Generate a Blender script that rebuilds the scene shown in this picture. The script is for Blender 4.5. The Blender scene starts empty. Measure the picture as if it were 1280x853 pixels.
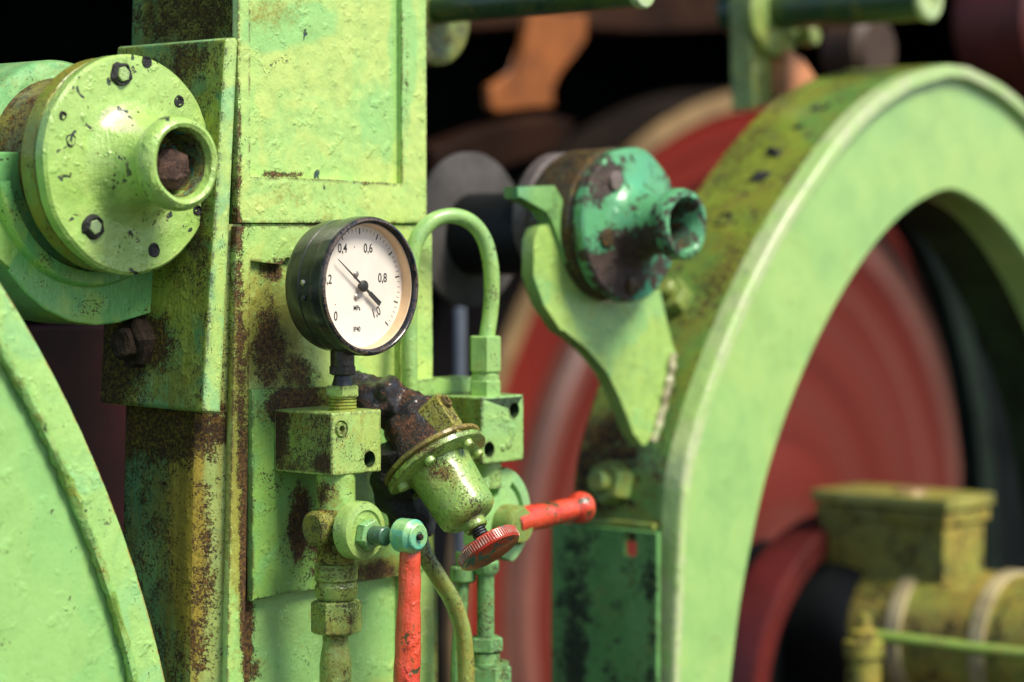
import bpy, bmesh, math, random
from mathutils import Vector, Matrix, noise
random.seed(7)
sc = bpy.context.scene
COL = sc.collection
PI = math.pi

# ------------------------------------------------------------------ camera maths
LENS = 85.0
FP = LENS / 36 * 1280
MM = .0006                       # metres per photo pixel at the gauge
_a = math.radians(49.0)
_p = math.atan((426.5 - 300) / FP)
RT = Vector((math.cos(_a), -math.sin(_a), 0))
VW = Vector((math.sin(_a), math.cos(_a), 0))
FW = Vector((VW.x, VW.y, -math.sin(_p)))
FWn = (VW * math.cos(_p) + Vector((0, 0, -math.sin(_p)))).normalized()
UP = RT.cross(FWn)
FW = FWn
D0 = FP * MM
def ray(x, y): return FW + RT * ((x - 640) / FP) - UP * ((y - 426.5) / FP)
CAM = -D0 * ray(462, 358)
def PD(x, y, dep): return CAM + ray(x, y) * (D0 + dep)
def FY(x, y, Y):
    r = ray(x, y); return CAM + r * ((Y - CAM.y) / r.y)
def FX(x, y, X):
    r = ray(x, y); return CAM + r * ((X - CAM.x) / r.x)
def px(dep): return MM * (D0 + dep) / D0      # metres per pixel at a depth

# ------------------------------------------------------------------ materials
def lin(r, g, b):
    f = lambda v: v / 12.92 if v <= .04045 else ((v + .055) / 1.055) ** 2.4
    return (f(r / 255), f(g / 255), f(b / 255), 1)
class NT:
    def __init__(s, name):
        s.m = bpy.data.materials.new(name); s.m.use_nodes = True
        s.t = s.m.node_tree; s.n = s.t.nodes; s.n.clear()
        s.out = s.n.new('ShaderNodeOutputMaterial')
        s.b = s.n.new('ShaderNodeBsdfPrincipled')
        s.t.links.new(s.b.outputs[0], s.out.inputs[0])
        s.pos = s.n.new('ShaderNodeNewGeometry').outputs['Position']
    def link(s, a, b): s.t.links.new(a, b)
    def val(s, sock, v):
        if hasattr(v, 'node'): s.link(v, sock)
        else: sock.default_value = v
    def noise(s, scale, detail=5, rough=.6, dist=0., vec=None, stretch=None):
        n = s.n.new('ShaderNodeTexNoise'); n.inputs['Scale'].default_value = scale
        n.inputs['Detail'].default_value = detail; n.inputs['Roughness'].default_value = rough
        n.inputs['Distortion'].default_value = dist
        v = vec or s.pos
        if stretch:
            m = s.n.new('ShaderNodeMapping'); m.inputs['Scale'].default_value = stretch
            s.link(v, m.inputs[0]); v = m.outputs[0]
        s.link(v, n.inputs['Vector']); return n.outputs[0]
    def math(s, op, a, b=0., c=0., clamp=False):
        n = s.n.new('ShaderNodeMath'); n.operation = op; n.use_clamp = clamp
        s.val(n.inputs[0], a); s.val(n.inputs[1], b)
        if len(n.inputs) > 2: s.val(n.inputs[2], c)
        return n.outputs[0]
    def step(s, v, a, b):
        n = s.n.new('ShaderNodeMapRange'); n.interpolation_type = 'SMOOTHSTEP'
        s.val(n.inputs[0], v); n.inputs[1].default_value = a; n.inputs[2].default_value = b
        return n.outputs[0]
    def mix(s, f, a, b):
        n = s.n.new('ShaderNodeMix'); n.data_type = 'RGBA'
        s.val(n.inputs[0], f); s.val(n.inputs[6], a); s.val(n.inputs[7], b); return n.outputs[2]
    def ramp(s, v, stops):
        n = s.n.new('ShaderNodeValToRGB'); e = n.color_ramp.elements
        while len(e) < len(stops): e.new(.5)
        for k, (p, c) in enumerate(stops): e[k].position = p; e[k].color = c
        s.link(v, n.inputs[0]); return n.outputs[0]
    def blob(s, items):
        """sum of soft spots of stain, rust and painted light at given places: (point, radius or (rx,ry,rz), strength)"""
        tot = None
        for c, r, k in items:
            if not isinstance(r, (tuple, list)): r = (r, r, r)
            v = s.n.new('ShaderNodeVectorMath'); v.operation = 'SUBTRACT'
            s.link(s.pos, v.inputs[0]); v.inputs[1].default_value = tuple(c)
            w = s.n.new('ShaderNodeVectorMath'); w.operation = 'DIVIDE'
            s.link(v.outputs[0], w.inputs[0]); w.inputs[1].default_value = tuple(r)
            l = s.n.new('ShaderNodeVectorMath'); l.operation = 'LENGTH'; s.link(w.outputs[0], l.inputs[0])
            q = s.math('MULTIPLY', s.step(l.outputs['Value'], 1.0, .0), k)
            tot = q if tot is None else s.math('ADD', tot, q)
        return tot

BROWN = (.030, .014, .007, 1); DARKB = (.010, .007, .005, 1); ORANGE = (.30, .10, .018, 1); MUST = (.30, .21, .022, 1)
RUST0 = [(.30, DARKB), (.43, (.034, .017, .006, 1)), (.54, (.13, .062, .012, 1)), (.64, (.24, .15, .02, 1)), (.74, ORANGE)]
OLIVE0 = [(.3, DARKB), (.46, (.035, .026, .006, 1)), (.6, (.16, .115, .012, 1)), (.75, (.30, .25, .03, 1))]
def paint(name, c1, c2, rust=.72, stain=.66, chip=.75, chipcol=(.012, .045, .04, 1), blobs=(), sblobs=(), rcols=RUST0,
          staincol=(.26, .22, .02, 1), rough=.34, bump=.6, patch=14, speck=.66, fine=420, streak=0., spec=.5, scale=1.,
          tint=None, tblobs=(), edge=None, dust=.0):
    N = NT(name)
    patchn = N.noise(patch * scale, 3, .5, .8)
    base = N.mix(N.step(patchn, .47, .55), c1, c2)
    hue = N.noise(75 * scale, 5, .65)
    base = N.mix(N.math('MULTIPLY', N.step(hue, .42, .70), .45), base, tuple(min(1, v * k) for v, k in zip(c1[:3], (1.28, 1.12, 1.15))) + (1,))
    base = N.mix(N.math('MULTIPLY', N.step(hue, .52, .30), .35), base, tuple(v * .72 for v in c2[:3]) + (1,))
    if tint:
        tn = N.math('ADD', N.blob(tblobs), N.math('MULTIPLY', N.math('SUBTRACT', N.noise(60, 4, .6), .5), .8))
        base = N.mix(N.math('MULTIPLY', N.step(tn, .12, .42), .70), base, tint)
    sb = N.blob(sblobs) if sblobs else 0.
    rb = N.blob(blobs) if blobs else 0.
    clus = N.noise(34 * scale, 4, .62, .4)
    # translucent olive / mustard staining, in fine brushed texture
    sn = N.math('ADD', N.math('MULTIPLY', N.noise(40 * scale, 7, .7, .5), .6), N.math('MULTIPLY', N.noise(330 * scale, 4, .7), .4))
    if streak:
        st = N.noise(34 * scale, 6, .68, 0, stretch=(2.2, 2.2, .16))
        sn = N.math('ADD', N.math('MULTIPLY', sn, 1 - streak), N.math('MULTIPLY', st, streak))
    s_in = N.math('ADD', N.math('ADD', sn, sb), N.math('MULTIPLY', rb, .55))
    smask = N.math('MULTIPLY', N.step(s_in, stain - .12, stain + .09), .80)
    base = N.mix(smask, base, N.mix(N.noise(180 * scale, 4, .7), tuple(v * .55 for v in staincol[:3]) + (1,), tuple(min(1, v * 1.45) for v in staincol[:3]) + (1,)))
    # rust: eaten through in ragged patches, with fine pitting round it
    rn = N.math('ADD', N.math('MULTIPLY', N.noise(85 * scale, 8, .74, .4), .55), N.math('MULTIPLY', N.noise(fine * 1.6 * scale, 4, .75), .45))
    r_in = N.math('ADD', rn, rb)
    t_ = .5 + (rust - .5) * .72
    rmask = N.step(r_in, t_ - .025, t_ + .03)
    rc = N.ramp(N.noise(300 * scale, 6, .75, .2), rcols)
    base = N.mix(rmask, base, rc)
    # fine dark pitting, gathered in clusters
    pf_ = N.math('ADD', N.noise(520 * scale, 3, .6), N.math('MULTIPLY', N.math('SUBTRACT', clus, .5), .85))
    pf_ = N.math('ADD', pf_, N.math('MULTIPLY', rb, .40))
    pk = N.step(pf_, speck, speck + .05)
    base = N.mix(N.math('MULTIPLY', pk, .88), base, N.mix(N.noise(500, 2), (.012, .010, .006, 1), (.085, .04, .012, 1)))
    # chips down to the old coats, with a dark rim
    cn = N.math('ADD', N.math('MULTIPLY', N.noise(60 * scale, 4, .55, .8), .8), N.math('MULTIPLY', N.noise(260 * scale, 3, .6), .2))
    c_ = .5 + (chip - .5) * .80
    base = N.mix(N.math('MULTIPLY', N.step(cn, c_ - .022, c_ - .004), .7), base, (.16, .13, .03, 1))
    ck = N.step(cn, c_, c_ + .008)
    base = N.mix(ck, base, N.mix(N.noise(210, 3, .6), tuple(v * .4 for v in chipcol[:3]) + (1,), tuple(min(1, v * 2.2) for v in chipcol[:3]) + (1,)))
    if edge is not None:
        bv = N.n.new('ShaderNodeBevel'); bv.samples = 4; bv.inputs[0].default_value = .0045
        g = N.n.new('ShaderNodeNewGeometry')
        d = N.n.new('ShaderNodeVectorMath'); d.operation = 'DOT_PRODUCT'
        N.link(bv.outputs[0], d.inputs[0]); N.link(g.outputs['Normal'], d.inputs[1])
        e = N.step(d.outputs['Value'], .996, .955)
        em = N.math('MULTIPLY', e, N.step(N.math('ADD', N.math('MULTIPLY', N.noise(120, 5, .7), .7), N.math('MULTIPLY', N.noise(700, 2, .6), .3)), .46, .53))
        base = N.mix(em, base, edge)
    N.link(base, N.b.inputs['Base Color'])
    N.link(N.math('ADD', N.math('MULTIPLY', N.math('MAXIMUM', rmask, smask), .35), N.math('ADD', rough - .08, N.math('MULTIPLY', N.noise(90 * scale, 4, .6), .18))), N.b.inputs['Roughness'])
    N.b.inputs['Specular IOR Level'].default_value = spec
    if spec >= .5:
        N.link(N.math('MULTIPLY', N.math('SUBTRACT', 1., N.math('MAXIMUM', rmask, N.math('MULTIPLY', smask, .7))), .45), N.b.inputs['Coat Weight']); N.b.inputs['Coat Roughness'].default_value = .16
    # relief: thick brushed paint, pits where rust and chips are
    h = N.math('ADD', N.math('MULTIPLY', N.noise(130 * scale, 3, .5, .3), .20), N.math('MULTIPLY', N.noise(480 * scale, 3, .6), .15))
    h = N.math('ADD', h, N.math('MULTIPLY', N.step(N.noise(95 * max(scale, .7), 3, .5, .2), .56, .76), .27))
    h = N.math('ADD', h, N.math('MULTIPLY', N.noise(210 * scale, 3, .6, 0, stretch=(1.6, 1.6, .22)), .26))
    h = N.math('ADD', h, N.math('MULTIPLY', N.noise(38 * scale, 2, .5), .75))
    h = N.math('SUBTRACT', h, N.math('MULTIPLY', rmask, N.math('ADD', .12, N.math('MULTIPLY', N.noise(600 * scale, 3, .7), .5))))
    h = N.math('SUBTRACT', h, N.math('MULTIPLY', ck, .30))
    h = N.math('SUBTRACT', h, N.math('MULTIPLY', pk, .10))
    bp = N.n.new('ShaderNodeBump'); bp.inputs['Strength'].default_value = min(1., bump * 1.15); bp.inputs['Distance'].default_value = .0034
    N.link(h, bp.inputs['Height']); N.link(bp.outputs[0], N.b.inputs['Normal'])
    return N.m
def plain(name, col, rough=.5, metal=0., var=.25, scale=60, bump=.2, spec=.5):
    N = NT(name)
    n = N.noise(scale, 6, .65)
    lo = tuple(v * (1 - var) for v in col[:3]) + (1,); hi = tuple(min(1, v * (1 + var)) for v in col[:3]) + (1,)
    N.link(N.mix(N.step(n, .3, .7), lo, hi), N.b.inputs['Base Color'])
    N.b.inputs['Roughness'].default_value = rough; N.b.inputs['Metallic'].default_value = metal
    N.b.inputs['Specular IOR Level'].default_value = spec
    bp = N.n.new('ShaderNodeBump'); bp.inputs['Strength'].default_value = bump; bp.inputs['Distance'].default_value = .002
    N.link(N.noise(scale * 4, 4, .6), bp.inputs['Height']); N.link(bp.outputs[0], N.b.inputs['Normal'])
    return N.m

G1 = (.43, .63, .17, 1); G2 = (.30, .58, .22, 1); G3 = (.20, .50, .19, 1); TEAL = (.04, .42, .27, 1)

# ------------------------------------------------------------------ mesh helpers
def BM(): return bmesh.new()
def frame(axis):
    a = Vector(axis).normalized()
    r = Vector((0, 0, 1)) if abs(a.z) < .9 else Vector((1, 0, 0))
    x = r.cross(a).normalized(); y = a.cross(x).normalized()
    return a, x, y
def lathe(bm, o, axis, prof, seg=64, closed=True):
    a, x, y = frame(axis); o = Vector(o); rings = []
    for r, h in prof:
        if r < 1e-6: rings.append([bm.verts.new(o + a * h)])
        else: rings.append([bm.verts.new(o + a * h + (x * math.cos(2*PI*k/seg) + y * math.sin(2*PI*k/seg)) * r) for k in range(seg)])
    for A, B in zip(rings, rings[1:]):
        for k in range(seg):
            k2 = (k + 1) % seg
            q = [A[k % len(A)], A[k2 % len(A)], B[k2 % len(B)], B[k % len(B)]]
            u = []
            for v in q:
                if v not in u: u.append(v)
            if len(u) > 2:
                try: bm.faces.new(u)
                except ValueError: pass
    if closed:
        for R in (rings[0], rings[-1]):
            if len(R) > 2:
                try: bm.faces.new(R)
                except ValueError: pass
    return bm
def cyl(bm, o, axis, r, h, bev=.0, seg=40, r2=None):
    r2 = r if r2 is None else r2
    if bev: return lathe(bm, o, axis, [(0, 0), (r - bev, 0), (r, bev), (r2, h - bev), (r2 - bev, h), (0, h)], seg)
    return lathe(bm, o, axis, [(0, 0), (r, 0), (r2, h), (0, h)], seg)
def nut(bm, o, axis, r, h, rot=0., chamf=.12):
    """hexagonal nut / bolt head with chamfered ends"""
    a, x, y = frame(axis); o = Vector(o)
    def ring(rr, hh): return [bm.verts.new(o + a*hh + (x*math.cos(rot+k*PI/3) + y*math.sin(rot+k*PI/3))*rr) for k in range(6)]
    c = chamf * r
    R = [ring(r - c, 0), ring(r, c*.7), ring(r, h - c*.7), ring(r - c, h)]
    for A, B in zip(R, R[1:]):
        for k in range(6): bm.faces.new([A[k], A[(k+1)%6], B[(k+1)%6], B[k]])
    bm.faces.new(R[0]); bm.faces.new(R[-1]); return bm
def hexa(bm, p, bev=0., seg=2):
    """p: bottom 4 (ccw) then top 4"""
    v = [bm.verts.new(Vector(q)) for q in p]
    fs = [bm.faces.new([v[i] for i in f]) for f in ((3,2,1,0),(4,5,6,7),(0,1,5,4),(1,2,6,5),(2,3,7,6),(3,0,4,7))]
    if bev:
        es = list({e for f in fs for e in f.edges})
        bmesh.ops.bevel(bm, geom=es, offset=bev, segments=seg, profile=.6, affect='EDGES')
    return bm
def box(bm, x0, x1, y0, y1, z0, z1, bev=0., seg=2):
    return hexa(bm, [(x0,y0,z0),(x1,y0,z0),(x1,y1,z0),(x0,y1,z0),(x0,y0,z1),(x1,y0,z1),(x1,y1,z1),(x0,y1,z1)], bev, seg)
def prism(bm, pts, d, bev=0., seg=2):
    """closed outline of 3-D points pushed along vector d"""
    d = Vector(d)
    A = [bm.verts.new(Vector(p)) for p in pts]; B = [bm.verts.new(Vector(p) + d) for p in pts]
    fa = bm.faces.new(A); fb = bm.faces.new(B[::-1]); n = len(A)
    for k in range(n): bm.faces.new([A[(k+1)%n], A[k], B[k], B[(k+1)%n]])
    if bev:
        es = list(fa.edges) + list(fb.edges)
        bmesh.ops.bevel(bm, geom=es, offset=bev, segments=seg, profile=.6, affect='EDGES')
    return bm
def catmull(P, n=8):
    P = [Vector(p) for p in P]; Q = [P[0]*2 - P[1]] + P + [P[-1]*2 - P[-2]]; out = []
    for i in range(1, len(Q) - 2):
        for k in range(n):
            t = k / n; a, b, c, d = Q[i-1], Q[i], Q[i+1], Q[i+2]
            out.append(.5*((2*b) + (c-a)*t + (2*a-5*b+4*c-d)*t*t + (3*b-a-3*c+d)*t**3))
    out.append(P[-1]); return out
def tube(bm, pts, r, seg=20, n=8, smooth=True, rough=0., rs=60.):
    P = catmull(pts, n) if smooth else [Vector(p) for p in pts]
    m = len(P); rr = r if callable(r) else (lambda t: r)
    up = None; rings = []
    for i, p in enumerate(P):
        t = (P[min(i+1, m-1)] - P[max(i-1, 0)]).normalized()
        if up is None:
            up = Vector((0, 0, 1)) if abs(t.z) < .9 else Vector((1, 0, 0))
        x = up.cross(t).normalized(); up = t.cross(x).normalized(); R = rr(i/(m-1))
        ring = []
        for k in range(seg):
            dv = x*math.cos(2*PI*k/seg) + up*math.sin(2*PI*k/seg)
            q = p + dv*R
            if rough: q = q + dv*R*rough*noise.noise(q*rs)
            ring.append(bm.verts.new(q))
        rings.append(ring)
    for A, B in zip(rings, rings[1:]):
        for k in range(seg): bm.faces.new([A[k], A[(k+1)%seg], B[(k+1)%seg], B[k]])
    bm.faces.new(rings[0]); bm.faces.new(rings[-1]); return bm
def wobble(bm, amp, scale):
    for v in bm.verts: v.co += noise.noise_vector(v.co*scale) * amp
    return bm
def cut(bm, cutters):
    """bmesh minus cutters (real holes)"""
    def ob(b):
        bmesh.ops.recalc_face_normals(b, faces=b.faces)
        me = bpy.data.meshes.new('tmp'); b.to_mesh(me); b.free()
        o = bpy.data.objects.new('tmp', me); COL.objects.link(o); return o
    A = ob(bm); C = [ob(c) for c in cutters]
    for c in C:
        md = A.modifiers.new('b', 'BOOLEAN'); md.operation = 'DIFFERENCE'; md.object = c; md.solver = 'EXACT'
    dg = bpy.context.evaluated_depsgraph_get()
    me = bpy.data.meshes.new_from_object(A.evaluated_get(dg))
    out = bmesh.new(); out.from_mesh(me); bpy.data.meshes.remove(me)
    for o in [A] + C:
        m2 = o.data; bpy.data.objects.remove(o); bpy.data.meshes.remove(m2)
    return out

# ------------------------------------------------------------------ object helpers
def thing(name, label, cat, loc, group=None):
    o = bpy.data.objects.new(name, None); COL.objects.link(o); o.location = Vector(loc); o.empty_display_size = .02
    o['label'] = label; o['category'] = cat
    if group: o['group'] = group
    return o
def off(o):
    v = Vector((0, 0, 0))
    while o: v += o.location; o = o.parent
    return v
def part(name, bm, mat, parent=None, smooth=35, label=None, at=None):
    bmesh.ops.remove_doubles(bm, verts=bm.verts, dist=1e-6)
    bmesh.ops.recalc_face_normals(bm, faces=bm.faces)
    base = off(parent)
    o0 = Vector(at) - base if at is not None else Vector((0, 0, 0))
    bmesh.ops.translate(bm, verts=bm.verts, vec=-(base + o0))
    me = bpy.data.meshes.new(name); bm.to_mesh(me); bm.free()
    for m in (mat if isinstance(mat, (list, tuple)) else [mat]): me.materials.append(m)
    if smooth:
        me.polygons.foreach_set('use_smooth', [True]*len(me.polygons)); me.set_sharp_from_angle(angle=math.radians(smooth))
    o = bpy.data.objects.new(name, me); COL.objects.link(o)
    o.parent = parent; o.location = o0
    if smooth:
        wn = o.modifiers.new('normals', 'WEIGHTED_NORMAL'); wn.keep_sharp = True; wn.weight = 80
    if label: o['label'] = label
    return o
def single(name, bm, mat, label, cat, smooth=35, group=None, at=None):
    o = part(name, bm, mat, None, smooth, at=at); o['label'] = label; o['category'] = cat
    if group: o['group'] = group
    return o
def facemat(bm, fn):
    bm.normal_update()
    for f in bm.faces: f.material_index = fn(f)
    return bm

# ================================================================== SETTING
FLOOR = -1.55
dark = plain('backdrop_black', (.0012, .0016, .0015), 1., var=.4, scale=4, spec=.0)  # near-black so the added backdrop stays dark
conc = plain('floor_concrete', (.03, .028, .024), .9, var=.4, scale=9, spec=.1)
b = BM(); box(b, -2.2, 4.6, -2.2, 4.6, FLOOR-.1, FLOOR); o = part('floor', b, conc); o['kind'] = 'structure'
b = BM(); box(b, -.6, 4.6, 3.0, 3.1, FLOOR, 2.6); o = part('backdrop_wall', b, dark); o['kind'] = 'structure'  # backdrop added to keep the background dark
b = BM(); box(b, 4.6, 4.7, -.2, 3.1, FLOOR, 2.6); o = part('backdrop_wall', b, dark); o['kind'] = 'structure'  # second added backdrop, for the dark right side
b = BM(); box(b, -.6, 4.7, .75, 3.1, 2.6, 2.7); o = part('shade_roof', b, dark); o['kind'] = 'structure'  # unseen roof added to cut sky light on the background

# ================================================================== MACHINE COLUMN
YC = .084
rustpatch = FY(350, 425, YC)
m_front = paint('column_front_paint', (.47, .64, .165, 1), (.39, .63, .17, 1), rust=.74, stain=.68, chip=.72, speck=.74, bump=.7, edge=(.10, .05, .012, 1),
    blobs=[(FY(345, 445, YC), (.045, .03, .055), .22), (FY(385, 470, YC), (.03, .03, .03), .2), (FY(296, 470, YC), (.016, .03, .16), .20),
           (FY(305, 760, YC), (.014, .03, .10), .30), (FY(292, 290, YC), (.01, .03, .12), .12), (FY(420, 280, YC), (.16, .02, .008), .16),
           (FY(360, 219, YC), (.05, .02, .006), .24), (FY(345, 340, YC), (.02, .02, .03), .12), (FY(320, 840, YC), (.03, .03, .03), .14), (FY(507, 90, YC), (.006, .02, .12), .14), (FY(298, 160, YC), (.005, .02, .12), .16), (FY(302, 640, YC), (.012, .03, .12), .22), (FY(470, 229, YC), (.08, .02, .005), .15), (FY(345, 336, YC), (.03, .02, .012), .16), (FY(330, 400, YC), (.03, .03, .07), .12), (FY(312, 790, YC), (.018, .03, .05), .22), (FY(410, 770, YC), (.10, .03, .02), .07), (FY(500, 735, YC), (.03, .03, .03), .12), (FY(300, 285, YC), (.02, .02, .02), .14)],
    sblobs=[(FY(345, 420, YC), (.06, .05, .09), .3), (FY(295, 600, YC), (.03, .05, .2), .28), (FY(400, 245, YC), (.14, .05, .03), .12), (FY(345, 20, YC), (.06, .05, .03), .15), (FY(470, 330, YC), (.06, .05, .05), .08)],
    tint=(.27, .58, .18, 1), tblobs=[(FY(335, 45, YC), (.05, .03, .02), 1), (FY(390, 25, YC), (.05, .03, .022), 1), (FY(505, 60, YC), (.02, .03, .07), 1.2),  # tint blobs: soft shadow patches painted as a darker green
           (FY(480, 150, YC), (.04, .03, .05), .8), (FY(340, 350, YC), (.02, .02, .02), 1.2), (FY(400, 800, YC), (.16, .05, .10), .9), (FY(300, 520, YC), (.012, .03, .06), .9)])
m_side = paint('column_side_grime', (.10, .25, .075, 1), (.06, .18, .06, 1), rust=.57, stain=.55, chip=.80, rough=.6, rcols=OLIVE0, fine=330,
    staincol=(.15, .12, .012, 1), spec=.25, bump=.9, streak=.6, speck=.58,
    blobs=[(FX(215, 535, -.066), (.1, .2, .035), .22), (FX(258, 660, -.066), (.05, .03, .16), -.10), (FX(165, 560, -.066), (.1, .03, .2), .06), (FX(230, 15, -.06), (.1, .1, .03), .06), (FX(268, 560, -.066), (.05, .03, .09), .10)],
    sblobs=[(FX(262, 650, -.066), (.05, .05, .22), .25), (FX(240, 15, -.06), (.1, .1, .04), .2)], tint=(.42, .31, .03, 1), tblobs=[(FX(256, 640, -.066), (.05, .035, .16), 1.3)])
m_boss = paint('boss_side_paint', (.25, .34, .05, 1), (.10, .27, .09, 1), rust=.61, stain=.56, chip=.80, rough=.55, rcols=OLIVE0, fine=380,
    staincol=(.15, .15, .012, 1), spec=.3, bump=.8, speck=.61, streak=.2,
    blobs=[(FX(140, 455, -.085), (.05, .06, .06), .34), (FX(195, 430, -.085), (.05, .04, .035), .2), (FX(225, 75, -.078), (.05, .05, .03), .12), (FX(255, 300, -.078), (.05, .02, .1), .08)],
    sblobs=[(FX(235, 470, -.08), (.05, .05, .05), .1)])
col = thing('machine_column', 'tall green cast iron column with recessed front panel and grimy rusty left side, behind the pressure gauge', 'machine column', (.05, .2, FLOOR))
def lerp(a, b, t): return a + (b - a) * t
CH0 = 0
ptL, ptR = FY(298, 20, YC+.003), FY(533, 20, YC+.003)
pbL, pbR = FY(284, 850, YC+.003), FY(545, 850, YC+.003)
kT = L_back_t = FX(163, 20, ptL.x).y; kB = FX(146, 700, pbL.x).y
def colx(z):
    t = (z - pbL.z) / (ptL.z - pbL.z); return lerp(pbL.x, ptL.x, t), lerp(pbR.x, ptR.x, t), lerp(kB, kT, t)
zt, zl = .75, FY(420, 281, YC).z
def colseg(z0, z1, yf, grow=0., bev=.0):
    a0, c0, k0 = colx(z0); a1, c1, k1 = colx(z1)
    bm = BM()
    hexa(bm, [(a0-grow, yf, z0), (c0+grow, yf, z0), (c0+grow, k0, z0), (a0-grow, k0, z0), (a1-grow, yf, z1), (c1+grow, yf, z1), (c1+grow, k1, z1), (a1-grow, k1, z1)], bev, 4)
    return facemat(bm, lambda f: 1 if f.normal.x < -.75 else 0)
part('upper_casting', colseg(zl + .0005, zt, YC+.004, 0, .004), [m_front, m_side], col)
CH = .022
m_corner = paint('column_corner_paint', (.44, .55, .14, 1), (.40, .54, .17, 1), rust=.60, stain=.58, chip=.74, speck=.62, rough=.45, streak=.55, staincol=(.36, .25, .02, 1), fine=330,
    blobs=[(FY(258, 535, YC), (.05, .05, .045), .26), (FY(262, 700, YC+.01), (.010, .02, .10), .10), (FY(245, 800, YC+.015), (.015, .02, .05), .14), (FY(236, 640, YC+.02), (.013, .013, .14), .10)], sblobs=[(FY(236, 640, YC+.02), (.02, .02, .2), .22)], tint=(.36, .27, .02, 1), tblobs=[(FY(238, 650, YC+.02), (.016, .02, .17), 1.2)])
kl = lambda z: lerp(FX(146, 700, pbL.x - CH).y, FX(163, 20, ptL.x - CH).y, (z - pbL.z)/(ptL.z - pbL.z))
def lowring(z):
    a0, c0, _ = colx(z); yf = YC + .002; k0 = kl(z)
    return [(a0 - .001, yf, z), (c0 + .001, yf, z), (c0 + .001, k0, z), (a0 - CH, k0, z), (a0 - CH, yf + CH, z)]
bm = BM(); ra_ = [bm.verts.new(p) for p in lowring(FLOOR)]; rb_ = [bm.verts.new(p) for p in lowring(zl)]
for k_ in range(5): bm.faces.new([ra_[k_], ra_[(k_+1) % 5], rb_[(k_+1) % 5], rb_[k_]])
bm.faces.new(ra_[::-1]); bm.faces.new(rb_); bm.normal_update()
bmesh.ops.bevel(bm, geom=[e for e in bm.edges if abs(e.verts[0].co.z - e.verts[1].co.z) > .1], offset=.006, segments=3, profile=.5, affect='EDGES')
bmesh.ops.recalc_face_normals(bm, faces=bm.faces)
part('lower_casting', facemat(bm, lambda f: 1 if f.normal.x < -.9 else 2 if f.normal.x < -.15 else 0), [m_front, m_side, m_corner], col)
def strip(pts, y, d=.005, bev=.0018):
    bm = BM(); prism(bm, [FY(x, yy, y) for x, yy in pts], (0, d, 0), bev); return bm
# raised frames round the two recessed panels
m_strip = m_front
part('panel_frame', cut(strip([(299, -400), (533, -400), (534, 279), (297, 279)], YC-.0015, .007, .0015),
     [prism(BM(), [FY(x, y, YC-.006) for x, y in ((318, -360), (507, -360), (508, 230), (416, 224), (318, 221))], (0, .0112, 0))]), m_front, col)
part('panel_frame', cut(strip([(296, 283), (541, 283), (545, 900), (283, 900)], YC-.004, .0075, .0025),
     [prism(BM(), [FY(x, y, YC-.008) for x, y in ((318, 326), (356, 331), (362, 322), (505, 322), (506, 940), (308, 940))], (0, .0108, 0))]), m_front, col)
# square boss on the column side
m_bossf = paint('boss_front_paint', G1, G2, rust=.69, stain=.64, chip=.72, chipcol=(.13, .08, .06, 1), edge=(.04, .03, .02, 1),
   blobs=[(FY(295, 300, YC), (.006, .03, .25), .12)])
YB = YC - .003
fl0, fr0, fl1, fr1 = FY(254, 516, YB), FY(277, 518, YB), FY(283, 47, YB), FY(299, 47, YB)
bl0, bl1 = FX(123, 489, fl0.x), FX(145, 47, fl1.x)
bm = BM(); hexa(bm, [fl0, fr0, (fr0.x, bl0.y, fl0.z), (fl0.x, bl0.y, fl0.z+.002), fl1, fr1, (fr1.x, bl1.y, fl1.z), (fl1.x, bl1.y, fl1.z)], .0035, 3)
part('corner_boss', facemat(bm, lambda f: 1 if f.normal.x < -.72 else 0), [m_bossf, m_boss], col)
m_rustbolt = plain('rusted_bolt', (.028, .017, .010), .8, var=.7, scale=140, bump=1., spec=.3)
m_oldgreen = paint('old_green_dirty', (.14, .26, .05, 1), (.10, .22, .06, 1), rust=.55, stain=.5, rough=.5)
bo = FX(196, 428, -.073)
bm = BM(); cyl(bm, bo + Vector((.004, 0, 0)), (-1, 0, 0), .0245, .009, .002)
ob = part('bolt_collar', bm, m_oldgreen, col)
bm = BM(); nut(bm, bo, (-1, 0, 0), .0195, .030, .2, .25); cyl(bm, bo, (-1, 0, 0), .012, .040, .003, 24); bmesh.ops.subdivide_edges(bm, edges=bm.edges, cuts=3, use_grid_fill=True); wobble(bm, .0035, 80)
part('end_bolt', bm, m_rustbolt, col)

# ================================================================== LEFT WHEEL GUARD
YG = .08
m_lg = paint('guard_disc_paint', (.27, .55, .17, 1), (.31, .57, .165, 1), rust=.80, stain=.73, chip=.725, patch=16, bump=.5, speck=.76, rough=.36, scale=.5)
m_bead = paint('guard_weld_paint', (.27, .55, .16, 1), (.20, .36, .06, 1), rust=.66, stain=.56, bump=1., speck=.68)
P = [FY(x, y, YG) for x, y in ((0, 357), (40, 408), (75, 476), (110, 556), (140, 636), (165, 706), (190, 778), (211, 853))]
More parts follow.
